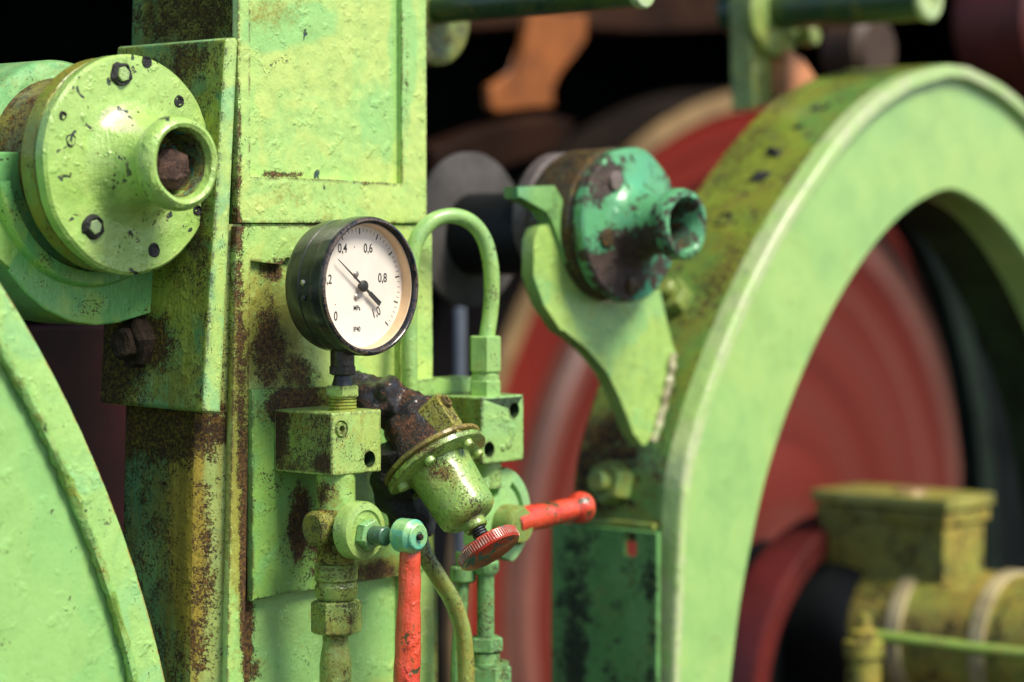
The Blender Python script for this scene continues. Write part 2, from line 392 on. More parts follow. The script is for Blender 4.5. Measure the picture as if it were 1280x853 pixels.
# circle through the traced edge (least squares)
import itertools
def circle(P):
    S = [[0]*4 for _ in range(3)]
    for p in P:
        row = (p.x, p.z, 1); rhs = -(p.x*p.x + p.z*p.z)
        for i in range(3):
            for j in range(3): S[i][j] += row[i]*row[j]
            S[i][3] += row[i]*rhs
    for i in range(3):
        pv = S[i][i]
        for j in range(i, 4): S[i][j] /= pv
        for k in range(3):
            if k != i:
                f = S[k][i]
                for j in range(i, 4): S[k][j] -= f*S[i][j]
    cx, cz = -S[0][3]/2, -S[1][3]/2
    return cx, cz, math.sqrt(cx*cx + cz*cz - S[2][3])
gx, gz, gr = circle(P)
print('guard circle', gx, gz, gr)
lg = thing('wheel_guard', 'large smooth green guard disc with a raised rim, lower left before the column', 'wheel guard', (gx, YG, gz - gr))
bm = BM(); lathe(bm, (gx, YG, gz), (0, -1, 0), [(0, -.006), (gr-.034, -.006), (gr-.0275, -.0045), (gr-.0245, -.001)], 200, False)
part('disc', bm, m_lg, lg)
bm = BM(); lathe(bm, (gx, YG, gz), (0, -1, 0), [(gr-.026, -.02), (gr-.026, -.001), (gr-.022, .0005), (gr-.003, 0), (gr-.0006, -.0008), (gr, -.003), (gr, -.05), (gr-.004, -.05), (gr-.026, -.02)], 200, False)
part('rim', bm, paint('guard_rim_paint', (.36, .62, .18, 1), (.30, .59, .21, 1), rust=.78, stain=.76, chip=.74, speck=.72, edge=(.42, .20, .03, 1)), lg)
bm = BM()
ring = [Vector((gx + (gr-.0275)*math.cos(t), YG+.0015, gz + (gr-.0275)*math.sin(t))) for t in [k*2*PI/900 for k in range(-60, 260)]]
tube(bm, ring, lambda t: .0042, 10, smooth=False, rough=.55, rs=190)
part('weld_bead', bm, m_bead, lg)

# ================================================================== LEFT BEARING HOUSING
fc = PD(166, 206, -.05); pf = px(-.05); R = 137.5*pf
m_fl = paint('flange_paint', (.38, .58, .15, 1), (.35, .58, .13, 1), rust=.735, stain=.66, chip=.66, chipcol=(.03, .05, .035, 1), bump=.9, rough=.22, speck=.74,
   blobs=[(fc + Vector((.02, 0, .03)), .05, .05)], tint=(.62, .60, .38, 1), tblobs=[(FY(150, 150, fc.y-.01), (.018, .05, .018), .8)])  # pale tint paints the highlight on the upper flare
m_flside = paint('flange_edge_paint', (.24, .32, .04, 1), (.16, .26, .05, 1), rust=.62, stain=.5, rough=.4)
m_collar = paint('collar_grime', (.08, .09, .03, 1), (.06, .05, .03, 1), rust=.52, stain=.5, rough=.6)
bh = thing('bearing_housing', 'green bearing housing with a flared round cap flange and open hub, left of the column', 'bearing housing', fc - Vector((0, 0, R)))
A = (0, -1, 0)
bm = BM(); lathe(bm, fc, A, [(0, -.012), (R*.985, -.012), (R, -.010), (R, -.0022), (R-.0022, 0), (R*.60, .001), (R*.52, .003), (R*.43, .009), (R*.365, .018), (R*.335, .030),
      (R*.35, .036), (R*.40, .040), (R*.43, .046), (R*.425, .052), (R*.40, .056), (R*.36, .0578), (R*.325, .0565), (R*.30, .051), (R*.29, .042), (R*.285, .024), (0, .022)], 96)
wobble(bm, .0009, 45)
fo = part('cap_flange', bm, m_fl, bh)
bm = BM()
for q in range(1): lathe(bm, fc + Vector((.002, -.028, -.004)), A, [(0, 0), (.015, 0), (.0165, .008), (.014, .016), (.007, .021), (0, .0215)], 9)
wobble(bm, .004, 110)
part('rust_plug', bm, plain('plug_rust', (.07, .035, .022), .8, var=.7, scale=160, bump=1.), bh, smooth=0)
bm = BM(); lathe(bm, fc, A, [(0, -.030), (R*.97, -.030), (R*.985, -.028), (R*.985, -.0145), (R*.96, -.013), (R*.96, -.011), (0, -.011)], 96)
part('backing_ring', bm, m_flside, bh)
bm = BM(); lathe(bm, fc, A, [(0, -.09), (R*.84, -.09), (R*.80, -.06), (R*.83, -.029), (0, -.029)], 96)
part('collar', bm, m_collar, bh)
bm = BM(); lathe(bm, fc, A, [(0, -.14), (R*1.0, -.14), (R*1.0, -.088), (R*.97, -.084), (R*.86, -.082), (0, -.082)], 96)
part('rear_ring', bm, paint('ring_green', G2, G3, rust=.66, stain=.6), bh)
m_blk = plain('black_gunk', (.012, .012, .011), .45, var=.6, scale=150, bump=.8)
m_worn = paint('worn_bolt_paint', (.33, .50, .18, 1), (.30, .44, .20, 1), rust=.66, stain=.6)
def on_fl(x, y, h=0.): q = FY(x, y, fc.y - h); return Vector((q.x, fc.y - h, q.z))
for x, y in ((149, 93), (114, 284)):
    q = on_fl(x, y, -.001)
    bm = BM(); lathe(bm, q, A, [(.0046, .0025), (.0062, .0046), (.0082, .0044), (.0094, .002), (.0096, 0)], 20, False); wobble(bm, .0022, 170)
    w = part('worn_washer', bm, m_blk, bh)
    bm = BM(); nut(bm, q, A, .0056, .0058, .3); wobble(bm, .0006, 200)
    part('bolt_head', bm, m_worn, bh)
for x, y, r in ((223, 127, .0042), (192, 313, .0048), (88, 176, .0042), (183, 78, .004), (246, 263, .0036), (78, 145, .003)):
    q = on_fl(x, y, .0)
    bm = BM(); lathe(bm, q + Vector((0, .002, 0)), A, [(r*1.15, .001), (r*1.1, .0029), (r*.9, .0032), (r*.75, .0026), (0, .0024)], 18, False); wobble(bm, .0007, 260)
    part('bolt_hole', bm, m_blk, bh)
bm = BM(); lathe(bm, fc, A, [(R*.299, .0515), (R*.288, .044), (R*.282, .026), (R*.20, .0235), (0, .0235)], 48, False)
part('hub_lining_or_shade', bm, paint('hub_lining_paint', (.10, .28, .16, 1), (.20, .34, .10, 1), rust=.52, stain=.5, chip=.60, chipcol=(.02, .28, .24, 1), speck=.62, patch=50), bh)
# cradle bracket under the housing
YK = fc.y + .050
m_cr = paint('cradle_paint', (.17, .46, .15, 1), (.33, .57, .13, 1), rust=.71, stain=.72, chip=.72, patch=17, speck=.66)
ck = thing('cradle_bracket', 'curved green cradle bracket carrying the flared bearing housing beside the column', 'bracket', FY(120, 409, YK))
pts = [(-60, 190), (-60, 290), (0, 318), (10, 338), (32, 366), (58, 388), (88, 402), (120, 407), (150, 404), (185, 392), (216, 384), (219, 336), (224, 190)]
bm = BM(); prism(bm, [FY(x, y, YK) for x, y in pts], (0, .06, 0), .0025, 3)
part('cradle_plate', bm, m_cr, ck)
bm = BM(); lathe(bm, Vector((fc.x, YK, fc.z)), A, [(R*1.12, -.005), (R*1.12, .004), (R*1.09, .0075), (R*.98, .0075), (R*.95, .004), (R*.95, -.005)], 120, False)
bmesh.ops.delete(bm, geom=[v for v in bm.verts if v.co.z > fc.z - .01 or v.co.x > fc.x + .045], context='VERTS')
part('cradle_lip', bm, m_cr, ck)

# ================================================================== PRESSURE GAUGE
m_black = paint('gauge_black_enamel', (.012, .014, .013, 1), (.016, .02, .018, 1), rust=.725, stain=.95, chip=.765, chipcol=(.20, .34, .10, 1), rough=.33, bump=.22, speck=.8)
m_bezel = paint('gauge_bezel_enamel', (.012, .015, .018, 1), (.014, .018, .022, 1), rust=.74, stain=.95, chip=.79, chipcol=(.3, .16, .05, 1), rough=.22, bump=.12, speck=.8, edge=(.16, .11, .07, 1))
m_dial = plain('dial_white', (.82, .75, .64), .55, var=.07, scale=30, bump=.03)
m_inner = plain('dial_surround', (.70, .50, .30), .5, var=.08, scale=50, bump=.05)
m_ink = plain('dial_ink', (.018, .022, .022), .6, var=.2, bump=0)
m_screw = plain('screw_steel', (.55, .50, .42), .35, .9, .2, 90, .2)
pg = thing('pressure_gauge', 'round black pressure gauge with a cream dial on a short threaded stem', 'pressure gauge', (0, .029, FY(426, 470, .029).z))
RO = .0525
bm = BM(); lathe(bm, (0, 0, 0), (0, 1, 0), [(.0500, .010), (.0503, .0235), (.0497, .0240), (.0497, .0246), (.0503, .0252), (.0500, .036), (.0485, .0405), (.045, .042), (0, .042)], 96, False)
case = part('case', bm, m_black, pg)
bm = BM(); lathe(bm, (0, 0, 0), (0, 1, 0), [(.0471, .0012), (.0475, -.0005), (.0484, -.0022), (.0494, -.0028), (.0510, -.0024), (.0520, -.0010), (RO, .001), (RO, .0105), (.0515, .0118), (.0498, .0120)], 96, False)
part('bezel', bm, m_bezel, pg)
bm = BM(); lathe(bm, (0, 0, 0), (0, 1, 0), [(.0474, .0012), (.0466, .0016), (.0462, .0112)], 96, False)
part('inner_ring', bm, m_inner, pg)
YD = .0105
bm = BM(); lathe(bm, (0, YD, 0), (0, 1, 0), [(0, 0), (.0464, 0), (.0464, .0010), (0, .0012)], 96)
dial = part('dial', bm, m_dial, pg)
# scale marks and lettering printed on the dial (one mesh)
def text_bm(bm, s, x, z, size, y, rot=0., thick=0.):
    cu = bpy.data.curves.new('t', 'FONT'); cu.body = s; cu.size = size; cu.align_x = 'CENTER'; cu.align_y = 'CENTER'; cu.extrude = .00004; cu.offset = thick
    to = bpy.data.objects.new('t', cu); COL.objects.link(to)
    dg = bpy.context.evaluated_depsgraph_get(); dg.update()
    me = bpy.data.meshes.new_from_object(to.evaluated_get(dg))
    M = Matrix.Translation((x, y, z)) @ Matrix.Rotation(rot, 4, 'Y') @ Matrix.Rotation(PI/2, 4, 'X') @ Matrix.Diagonal((.82, 1, 1, 1))
    t = bmesh.new(); t.from_mesh(me); bmesh.ops.transform(t, matrix=M, verts=t.verts)
    me2 = bpy.data.meshes.new('t2'); t.to_mesh(me2); t.free(); bm.from_mesh(me2)
    bpy.data.objects.remove(to); bpy.data.meshes.remove(me); bpy.data.meshes.remove(me2); bpy.data.curves.remove(cu)
bm = BM(); yi = YD - .00012
def bar(bm, cx, cz, ang, L, w, y=yi, h=.00008):
    d = Vector((math.cos(ang), 0, math.sin(ang))); n = Vector((-d.z, 0, d.x)); c = Vector((cx, y, cz))
    pts = [c - n*w/2, c + d*L - n*w/2, c + d*L + n*w/2, c + n*w/2]
    prism(bm, pts, (0, h, 0))
for k in range(51):
    a = math.radians(225 - 270*k/50); big = k % 5 == 0
    r0 = .0390 if big else .0410
    bar(bm, r0*math.cos(a), r0*math.sin(a), a, .0436 - r0, .0011 if big else .00042)
def tpos(x, y): q = FY(x, y, YD); return q.x, q.z
for s, x, y, sz, rot in (('0,4', 428, 311, .0098, 0), ('0,6', 460, 311, .0098, 0), ('0,8', 478, 348, .0098, 0), ('1,0', 470, 391, .0098, -.35), ('0', 419.5, 396, .0098, 0), ('0,2', 409, 350, .0098, 0),
                    ('MPa', 446, 385.5, .0052, 0), ('IP40', 446, 412, .0052, 0)):
    X, Z = tpos(x, y); text_bm(bm, s, X, Z, sz, yi, rot, .00012)
for x, y in ((419, 381), (443, 309)):
    X, Z = tpos(x, y); lathe(bm, (X, yi, Z), (0, -1, 0), [(0, .0001), (.0005, .0001), (.0005, 0)], 10, False)
part('scale_marks', bm, m_ink, dial, smooth=0)
for x, y in ((444.5, 343), (445, 371)):
    X, Z = tpos(x, y); bm = BM(); lathe(bm, (X, YD, Z), (0, -1, 0), [(.0026, 0), (.0026, .0009), (.0018, .0017), (0, .002)], 20, False)
    part('dial_screw', bm, m_screw, dial)
m_needle = plain('needle_black', (.045, .045, .042), .4, .3, .2)
tip, tail = FY(417.5, 325.5, YD), FY(470, 381.5, YD)
d = Vector((tip.x - tail.x, 0, tip.z - tail.z)).normalized(); n = Vector((-d.z, 0, d.x)); yn = YD - .0042
o0 = Vector((0, yn, 0)); L1 = Vector((tip.x, 0, tip.z)).length; L2 = Vector((tail.x, 0, tail.z)).length
bm = BM(); prism(bm, [o0 + d*L1 + n*.0002, o0 + d*L1 - n*.0002, o0 + n*-.0009, o0 - d*L2*.35 - n*.0011, o0 - d*L2*.4 - n*.0018, o0 - d*L2 - n*.0020, o0 - d*L2 + n*.0020, o0 - d*L2*.4 + n*.0018, o0 - d*L2*.35 + n*.0011, o0 + n*.0009], (0, .0006, 0))
lathe(bm, (0, YD, 0), (0, -1, 0), [(.0020, 0), (.0020, .0034), (.0044, .0036), (.0044, .0050), (.0036, .0056), (.0018, .0060), (0, .0062)], 28, False)
part('needle', bm, m_needle, pg)
N = NT('gauge_glass'); N.n.remove(N.b)
tr = N.n.new('ShaderNodeBsdfTransparent'); gl = N.n.new('ShaderNodeBsdfGlossy'); gl.inputs['Roughness'].default_value = .03
fr = N.n.new('ShaderNodeFresnel'); fr.inputs[0].default_value = 1.13; mx = N.n.new('ShaderNodeMixShader')
N.link(fr.outputs[0], mx.inputs[0]); N.link(tr.outputs[0], mx.inputs[1]); N.link(gl.outputs[0], mx.inputs[2]); N.link(mx.outputs[0], N.out.inputs[0])
bm = BM(); lathe(bm, (0, .0022, 0), (0, -1, 0), [(0, .0004), (.0470, .0004), (.0470, 0), (0, 0)], 64, False)
part('glass', bm, N.m, pg)
for z in (.0030, -.0085):
    bm = BM(); x0 = -math.sqrt(.0502**2 - z*z); lathe(bm, (x0 + .0006, .0195, z), (-1, 0, 0), [(.0023, 0), (.0023, .0012), (.0014, .0022), (0, .0025)], 18, False)
    part('case_screw', bm, m_screw if z > 0 else m_black, pg)
m_stem = paint('stem_black', (.018, .020, .018, 1), (.03, .022, .016, 1), rust=.6, stain=.9, rough=.35, chip=.74, chipcol=(.10, .2, .03, 1))
SX, SY = 0., .029
def ZY(y, Y=SY): return FY(426, y, Y).z
bm = BM(); cyl(bm, (SX, SY, ZY(462)), (0, 0, 1), .0092, -.0485 - ZY(462) + .004, .0005, 32); part('stem', bm, m_stem, pg)
bm = BM(); nut(bm, (SX, SY, ZY(469)), (0, 0, 1), .0105, ZY(457) - ZY(469), .45); part('stem_nut', bm, m_stem, pg)
bm = BM(); cyl(bm, (SX, SY, ZY(484)), (0, 0, 1), .0085, ZY(468) - ZY(484), 0, 28, .006); part('stem_neck', bm, m_stem, pg)

# ================================================================== LEFT BLOCK with fitting, on its back plate
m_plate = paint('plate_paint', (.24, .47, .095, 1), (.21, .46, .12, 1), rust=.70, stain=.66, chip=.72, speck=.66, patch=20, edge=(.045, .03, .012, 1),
   blobs=[(FY(375, 500, .076), (.06, .03, .026), .24), (FY(330, 580, .076), (.02, .03, .12), .04), (FY(372, 665, .076), (.02, .03, .045), .28), (FY(470, 715, .076), (.05, .03, .016), .25), (FY(360, 515, .076), (.03, .03, .03), .2), (FY(380, 625, .076), (.02, .03, .03), .16), (FY(395, 690, .076), (.012, .03, .04), .2)],  # blobs below block and behind valve: grime plus painted shadow
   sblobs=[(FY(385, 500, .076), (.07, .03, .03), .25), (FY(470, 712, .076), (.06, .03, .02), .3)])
YP = .0765
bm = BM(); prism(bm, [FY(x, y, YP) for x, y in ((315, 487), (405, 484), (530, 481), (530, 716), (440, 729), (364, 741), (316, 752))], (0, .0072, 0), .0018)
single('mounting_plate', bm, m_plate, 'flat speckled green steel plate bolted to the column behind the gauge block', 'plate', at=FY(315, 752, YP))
m_blockF = paint('block_front_paint', (.37, .53, .13, 1), (.33, .52, .14, 1), rust=.645, stain=.59, chip=.75, speck=.635, bump=.5, edge=(.07, .04, .015, 1), staincol=(.34, .30, .04, 1))
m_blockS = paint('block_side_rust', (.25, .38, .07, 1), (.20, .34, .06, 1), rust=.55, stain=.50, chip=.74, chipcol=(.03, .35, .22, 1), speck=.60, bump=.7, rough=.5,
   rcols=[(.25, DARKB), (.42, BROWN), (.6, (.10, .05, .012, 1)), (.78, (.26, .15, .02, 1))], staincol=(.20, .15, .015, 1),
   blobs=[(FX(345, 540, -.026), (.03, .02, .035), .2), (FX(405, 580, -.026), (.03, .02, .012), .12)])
bk = thing('manifold_block', 'square green manifold block with rusty left side, holding the gauge stem', 'manifold block', FY(415, 595, .0134))
c0, c1, c2 = FY(415, 516.5, .0134), FY(477, 515, .0134), FY(415, 596, .0134)
yb = YP - .0002
bm = BM(); box(bm, c0.x, c1.x, .0134, yb, c2.z, c0.z, .0018, 3)
h1, h2 = FY(462, 574, .0134), FY(427, 537, .0134)
def hole(q, r, dep): return cyl(BM(), (q.x, q.y - .004, q.z), (0, 1, 0), r, dep + .004, 0, 32)
bm = cut(bm, [hole(h1, .0062, .020), hole(h2, .0068, .006)])
def inhole(f, *hs):
    c = f.calc_center_median()
    return c.y > f.calc_center_median().y - 1 and any(math.hypot(c.x - h.x, c.z - h.z) < r + .0004 for h, r in hs)
m_hole = plain('hole_dark', (.03, .06, .02), .6, var=.7, scale=200)
part('block_body', facemat(bm, lambda f: 2 if inhole(f, (h1, .0062)) and f.calc_area() < 4e-4 else 1 if f.normal.x < -.7 and f.calc_area() > 1e-4 else 0), [m_blockF, m_blockS, m_hole], bk)
def socket(parent, q, axis, r, mat, h=.004):
    bm = BM(); a = Vector(axis)
    lathe(bm, q, axis, [(r, -.004), (r, h*.6), (r*.88, h), (r*.55, h), (r*.5, h*.9), (r*.48, h*.2), (0, h*.15)], 28, False)
    return part('socket_screw', bm, mat, parent)
socket(bk, Vector((h2.x, .0134 + .0035, h2.z)), (0, -1, 0), .0056, m_blockF)
bm = BM(); cyl(bm, (h1.x, .030, h1.z), (0, -1, 0), .0045, .008, .001, 20); part('hole_bolt', bm, m_oldgreen, bk)
bm = BM()
zb = c0.z
for k in range(5): lathe(bm, (SX, SY, zb - .001 + k*.0024), (0, 0, 1), [(.0095, 0), (.0107, .0006), (.0107, .0017), (.0095, .0024)], 36, False)
cyl(bm, (SX, SY, zb - .002), (0, 0, 1), .0094, .0145, 0, 30); part('threaded_spigot', bm, paint('thread_paint', (.30, .40, .07, 1), (.26, .36, .07, 1), rust=.62, stain=.5), bk)
bm = BM(); nut(bm, (SX, SY, ZY(496)), (0, 0, 1), .0138, ZY(482) - ZY(496), .25, .1); part('gland_nut', bm, m_blockF, bk)

# ================================================================== SHUT-OFF VALVE with pipe and red lever
m_valve = paint('valve_paint', (.31, .42, .085, 1), (.27, .40, .10, 1), rust=.60, stain=.555, chip=.74, speck=.615, bump=.6, staincol=(.22, .18, .02, 1), edge=(.05, .035, .015, 1))
m_valveg = paint('valve_grime', (.20, .25, .04, 1), (.16, .21, .04, 1), rust=.535, stain=.48, chip=.78, speck=.61, bump=.8, rough=.5)
m_bon = paint('bonnet_paint', (.32, .50, .13, 1), (.36, .51, .12, 1), rust=.67, stain=.62, chip=.755, speck=.65, staincol=(.30, .27, .03, 1))
VX, VY = -.004, .029
def ZV(y): return FY(420, y, VY).z
vx = FY(420, 655, VY).x
sv = thing('shutoff_valve', 'green shut-off valve with a hanging red lever below the square gauge block', 'valve', (vx, VY, ZV(700)))
bm = BM(); cyl(bm, (vx, VY, ZV(640)), (0, 0, 1), .0148, c2.z - ZV(640) + .001, 0, 40); part('inlet_pipe', bm, paint('inlet_paint', (.33, .58, .16, 1), (.30, .5, .12, 1), rust=.64, stain=.58, blobs=[((vx-.013, VY, ZV(615)), .016, .2)]), sv)
bm = BM(); lathe(bm, (vx, VY, ZV(704)), (0, 0, 1), [(0, 0), (.0138, 0), (.0145, .006), (.0145, .020), (.0160, .026), (.0166, .030), (.0166, .038), (.0150, .042), (0, .043)], 40)
cyl(bm, (vx - .002, VY, ZV(658)), (-1, 0, 0), .0135, .0235, .003, 36)
wobble(bm, .0007, 90); part('valve_body', bm, m_valveg, sv)
bm = BM(); cyl(bm, (vx, VY, ZV(658)), (0, -1, 0), .0150, .020, .001, 40)
lathe(bm, (vx, VY - .016, ZV(660)), (0, -1, 0), [(0, 0), (.0195, 0), (.0222, .003), (.0222, .013), (.0208, .0155), (.0160, .0165), (.0150, .0150), (0, .0150)], 56)
part('bonnet', bm, m_bon, sv)
bq = Vector((vx, VY - .031, ZV(664)))
bm = BM(); nut(bm, bq, (0, -1, 0), .0118, .0085, .3); part('packing_nut', bm, paint('packing_paint', (.22, .50, .19, 1), (.3, .5, .13, 1), rust=.64, stain=.6, chip=.68, chipcol=(.02, .3, .25, 1)), sv)
bm = BM(); cyl(bm, bq + Vector((0, -.008, 0)), (0, -1, 0), .0072, .014, .0008, 28); part('spindle', bm, paint('spindle_paint', (.05, .14, .08, 1), (.08, .1, .04, 1), rust=.6, stain=.7), sv)
m_red = paint('red_lever_paint', (.72, .085, .036, 1), (.62, .055, .026, 1), rust=.69, stain=.95, chip=.635, chipcol=(.05, .05, .02, 1), rough=.22, edge=(.10, .03, .015, 1), bump=.95, speck=.70, patch=30)
E0 = FY(517, 671, bq.y - .030); E0 = Vector((vx + .000, bq.y - .030, E0.z))
E0 = FY(519, 671, -.047)
m_eye = paint('eye_paint', (.28, .55, .20, 1), (.10, .45, .30, 1), rust=.72, stain=.72, chip=.70, chipcol=(.45, .06, .02, 1), patch=60, speck=.69)
bm = BM(); cyl(bm, E0 + Vector((0, -.002, 0)), (0, 1, 0), .0128, .019, .003, 44); lv = part('lever', bm, m_eye, sv, label='red painted lever hanging from a green eye')
bm = BM(); lathe(bm, E0 + Vector((0, -.002, 0)), (0, -1, 0), [(.0098, -.001), (.0098, .0012), (.0088, .0020), (.0040, .0020), (.0036, .0012), (0, .0010)], 36, False); part('eye_cap', bm, m_eye, lv)
bm = BM(); cyl(bm, E0 + Vector((0, -.002, 0)), (0, -1, 0), .0024, .0048, .0005, 14); part('pin', bm, m_rustbolt, lv)
Ry = E0.y + .008
top = FY(513, 688, Ry); bot = FY(506, 940, Ry)
bm = BM(); tube(bm, [lerp(top, bot, k/12) for k in range(13)], lambda t: lerp(.0077, .0106, min(1, t*1.4)), 28, 4, rough=.10, rs=75)
part('grip', bm, m_red, lv)
# discharge pipe under the valve
dp = thing('valve_outlet_pipe', 'yellow green pipe with a hexagon union nut hanging under the shut-off valve', 'pipe', (vx, VY, ZV(900)))
bm = BM(); lathe(bm, (vx, VY, ZV(749)), (0, 0, 1), [(0, 0), (.0140, 0), (.0160, .003), (.0164, .010), (.0152, .0118), (.0152, .0138), (.0164, .0152), (.0164, .0245), (.0140, .027), (0, .027)], 44)
part('collar', bm, m_valve, dp)
bm = BM(); nut(bm, (vx, VY, ZV(792)), (0, 0, 1), .0192, ZV(750) - ZV(792), -.17, .14); part('union_nut', bm, m_valve, dp)
bm = BM(); lathe(bm, (vx - .001, VY, ZV(795)), (0, 0, -1), [(0, -.004), (.0100, -.003), (.0098, .006), (.0112, .014), (.0122, .022), (.0122, .045), (.0118, .09), (0, .09)], 40)
part('tailpipe', bm, m_valve, dp)

# ================================================================== PRESSURE REGULATOR (tilted) with red knurled knob
AX = Vector((.06, -.625, -.778)).normalized()
RC = FY(546, 580, -.001)                                     # flange centre
m_reg = paint('regulator_paint', (.27, .43, .085, 1), (.22, .41, .10, 1), rust=.61, stain=.575, chip=.735, chipcol=(.03, .03, .03, 1), speck=.63, bump=.6, blobs=[(FY(560, 590, -.03), (.016, .03, .016), .10), (FY(530, 560, -.02), (.02, .03, .012), .10), (FY(590, 640, -.04), (.012, .02, .01), .12)], staincol=(.20, .17, .02, 1), rough=.28, edge=(.05, .03, .01, 1))
m_regr = paint('regulator_rim', (.32, .36, .07, 1), (.35, .30, .05, 1), rust=.60, stain=.45, speck=.6, staincol=(.20, .13, .02, 1), rough=.4, edge=(.05, .025, .01, 1))
m_tar = paint('tarry_rust', (.012, .011, .011, 1), (.02, .016, .014, 1), rust=.545, stain=.95, chip=.8, rcols=[(.3, (.02, .012, .009, 1)), (.45, (.09, .04, .02, 1)), (.6, (.22, .09, .04, 1)), (.8, (.5, .17, .04, 1))], rough=.42, bump=1., speck=.8, scale=.8,
    blobs=[(FY(525, 495, .02), .03, .05), (FY(497, 540, .02), (.02, .05, .02), .06)])
rg = thing('pressure_regulator', 'tilted green pressure regulator with a round flange, between the two manifold blocks', 'pressure regulator', RC - Vector((0, 0, .05)))
bm = BM(); lathe(bm, RC, AX, [(0, -.003), (.0405, -.003), (.0425, -.0018), (.0425, .0022), (.0405, .0034), (.030, .0046), (0, .005)], 80); part('lower_flange', bm, m_reg, rg)
bm = BM(); lathe(bm, RC, AX, [(0, -.0088), (.040, -.0088), (.0425, -.0076), (.0425, -.0048), (.0415, -.0040), (.0390, -.0036), (.0390, -.0028), (0, -.0028)], 80); part('upper_flange', bm, m_regr, rg)
bm = BM(); lathe(bm, RC, AX, [(.0265, .004), (.0255, .008), (.0250, .012), (.0238, .044), (.0225, .0490), (.0190, .0525), (.0150, .0540), (.0110, .0545), (.0100, .0560), (.0098, .0605), (.0085, .062), (0, .062)], 64, False)
wobble(bm, .0006, 70); part('bonnet', bm, m_reg, rg)
a, x, y = frame(AX)
for k in range(6):
    t = .55 + k*PI/3; q = RC + (x*math.cos(t) + y*math.sin(t))*.0345
    bm = BM(); cyl(bm, q + a*.003, a, .0043, .0058, .001, 18); cut_b = box(BM(), -.0008, .0008, -.006, .006, -.001, .003); bmesh.ops.transform(cut_b, matrix=Matrix.Translation(q + a*.0088) @ a.to_track_quat('Z', 'Y').to_matrix().to_4x4(), verts=cut_b.verts)
    part('flange_screw', cut(bm, [cut_b]), m_bon, rg)
bm = BM(); lathe(bm, RC, -AX, [(0, .006), (.031, .006), (.030, .016), (.026, .030), (.024, .045), (.017, .050), (0, .052)], 60); wobble(bm, .004, 55); part('rear_body', bm, m_tar, rg)
# lug with a socket screw on the upper flange
e = FY(556, 503, -.012); LQ = e
ln = Vector((.25, -.62, .74)).normalized()                   # outward face of the lug
lx = AX.cross(ln).normalized(); lx = lx if lx.dot(RT) > 0 else -lx; ln = lx.cross(AX).normalized(); ln = ln if ln.z > 0 else -ln
pts = []
for k in range(9):
    t = PI*k/8; pts.append(LQ + lx*.0092*math.cos(t) - AX*.0092*math.sin(t))
pts += [LQ - lx*.0092 + AX*.030, LQ + lx*.0092 + AX*.030]
bm = BM(); prism(bm, pts, -ln*.034, .0015); part('lug', bm, paint('lug_paint', (.36, .36, .08, 1), (.30, .32, .07, 1), rust=.60, stain=.52, speck=.60), rg)
socket(rg, LQ + ln*.0002, ln, .0056, m_regr, .003)
# stem and knob
bm = BM()
for k in range(9): lathe(bm, RC + AX*(.060 + k*.0022), AX, [(.0052, 0), (.0062, .0006), (.0062, .0014), (.0052, .0022)], 24, False)
part('stem', bm, plain('stem_steel', (.05, .055, .06), .35, .7, .4, 120, .4), rg)
KC = RC + AX*.0755
m_knob = paint('knob_paint', (.50, .035, .016, 1), (.42, .05, .02, 1), rust=.70, stain=.95, chip=.575, chipcol=(.02, .07, .08, 1), rough=.35, bump=.6, speck=.68, patch=70)
m_knurl = paint('knurl_worn', (.45, .30, .22, 1), (.5, .06, .03, 1), rust=.72, stain=.9, chip=.66, chipcol=(.2, .5, .45, 1), rough=.4, bump=.3, patch=55)
bm = BM(); lathe(bm, KC, AX, [(0, -.001), (.0240, -.001), (.0250, .0), (.0250, .0072), (.0240, .0086), (.019, .0098), (.008, .0108), (0, .011)], 64); kn = part('knob', bm, m_knob, rg, label='red adjusting knob with chipped paint and a knurled edge')
bm = BM(); n = 150; r0, r1 = .0249, .0258
for k in range(75):
    t = 2*PI*(k+.25)/75; dv = x*math.cos(t) + y*math.sin(t); tv = a.cross(dv)
    c = KC + dv*r0
    hexa(bm, [c - tv*.0006 + a*.0006, c + tv*.0006 + a*.0006, c + tv*.0006 + a*.0068, c - tv*.0006 + a*.0068,
              c - tv*.0003 + a*.0006 + dv*.0009, c + tv*.0003 + a*.0006 + dv*.0009, c + tv*.0003 + a*.0068 + dv*.0009, c - tv*.0003 + a*.0068 + dv*.0009])
part('knurling', bm, m_knurl, kn, smooth=0)
# tarry elbow joining the regulator to the column
bm = BM(); tube(bm, [FY(440, 492, .066), FY(470, 500, .045), FY(500, 512, .032), FY(522, 532, .026), FY(528, 560, .024)], lambda t: lerp(.016, .021, t), 40, 14, rough=.42, rs=70)
wobble(bm, .0016, 200)
single('rusty_elbow', bm, m_tar, 'black tar-caked pipe elbow with orange rust flakes behind the regulator', 'pipe elbow', smooth=60, at=FY(522, 532, .026))
bm = BM(); tube(bm, [FY(482, 560, .03), FY(490, 590, .03), FY(500, 625, .035), FY(520, 660, .04)], .016, 30, 10, rough=.4, rs=80)
single('tarry_pipe', bm, plain('tar', (.010, .012, .010), .5, var=.6, scale=90, bump=1.), 'short black oily pipe in the gap right of the square gauge block', 'pipe', smooth=60, at=FY(500, 625, .035))

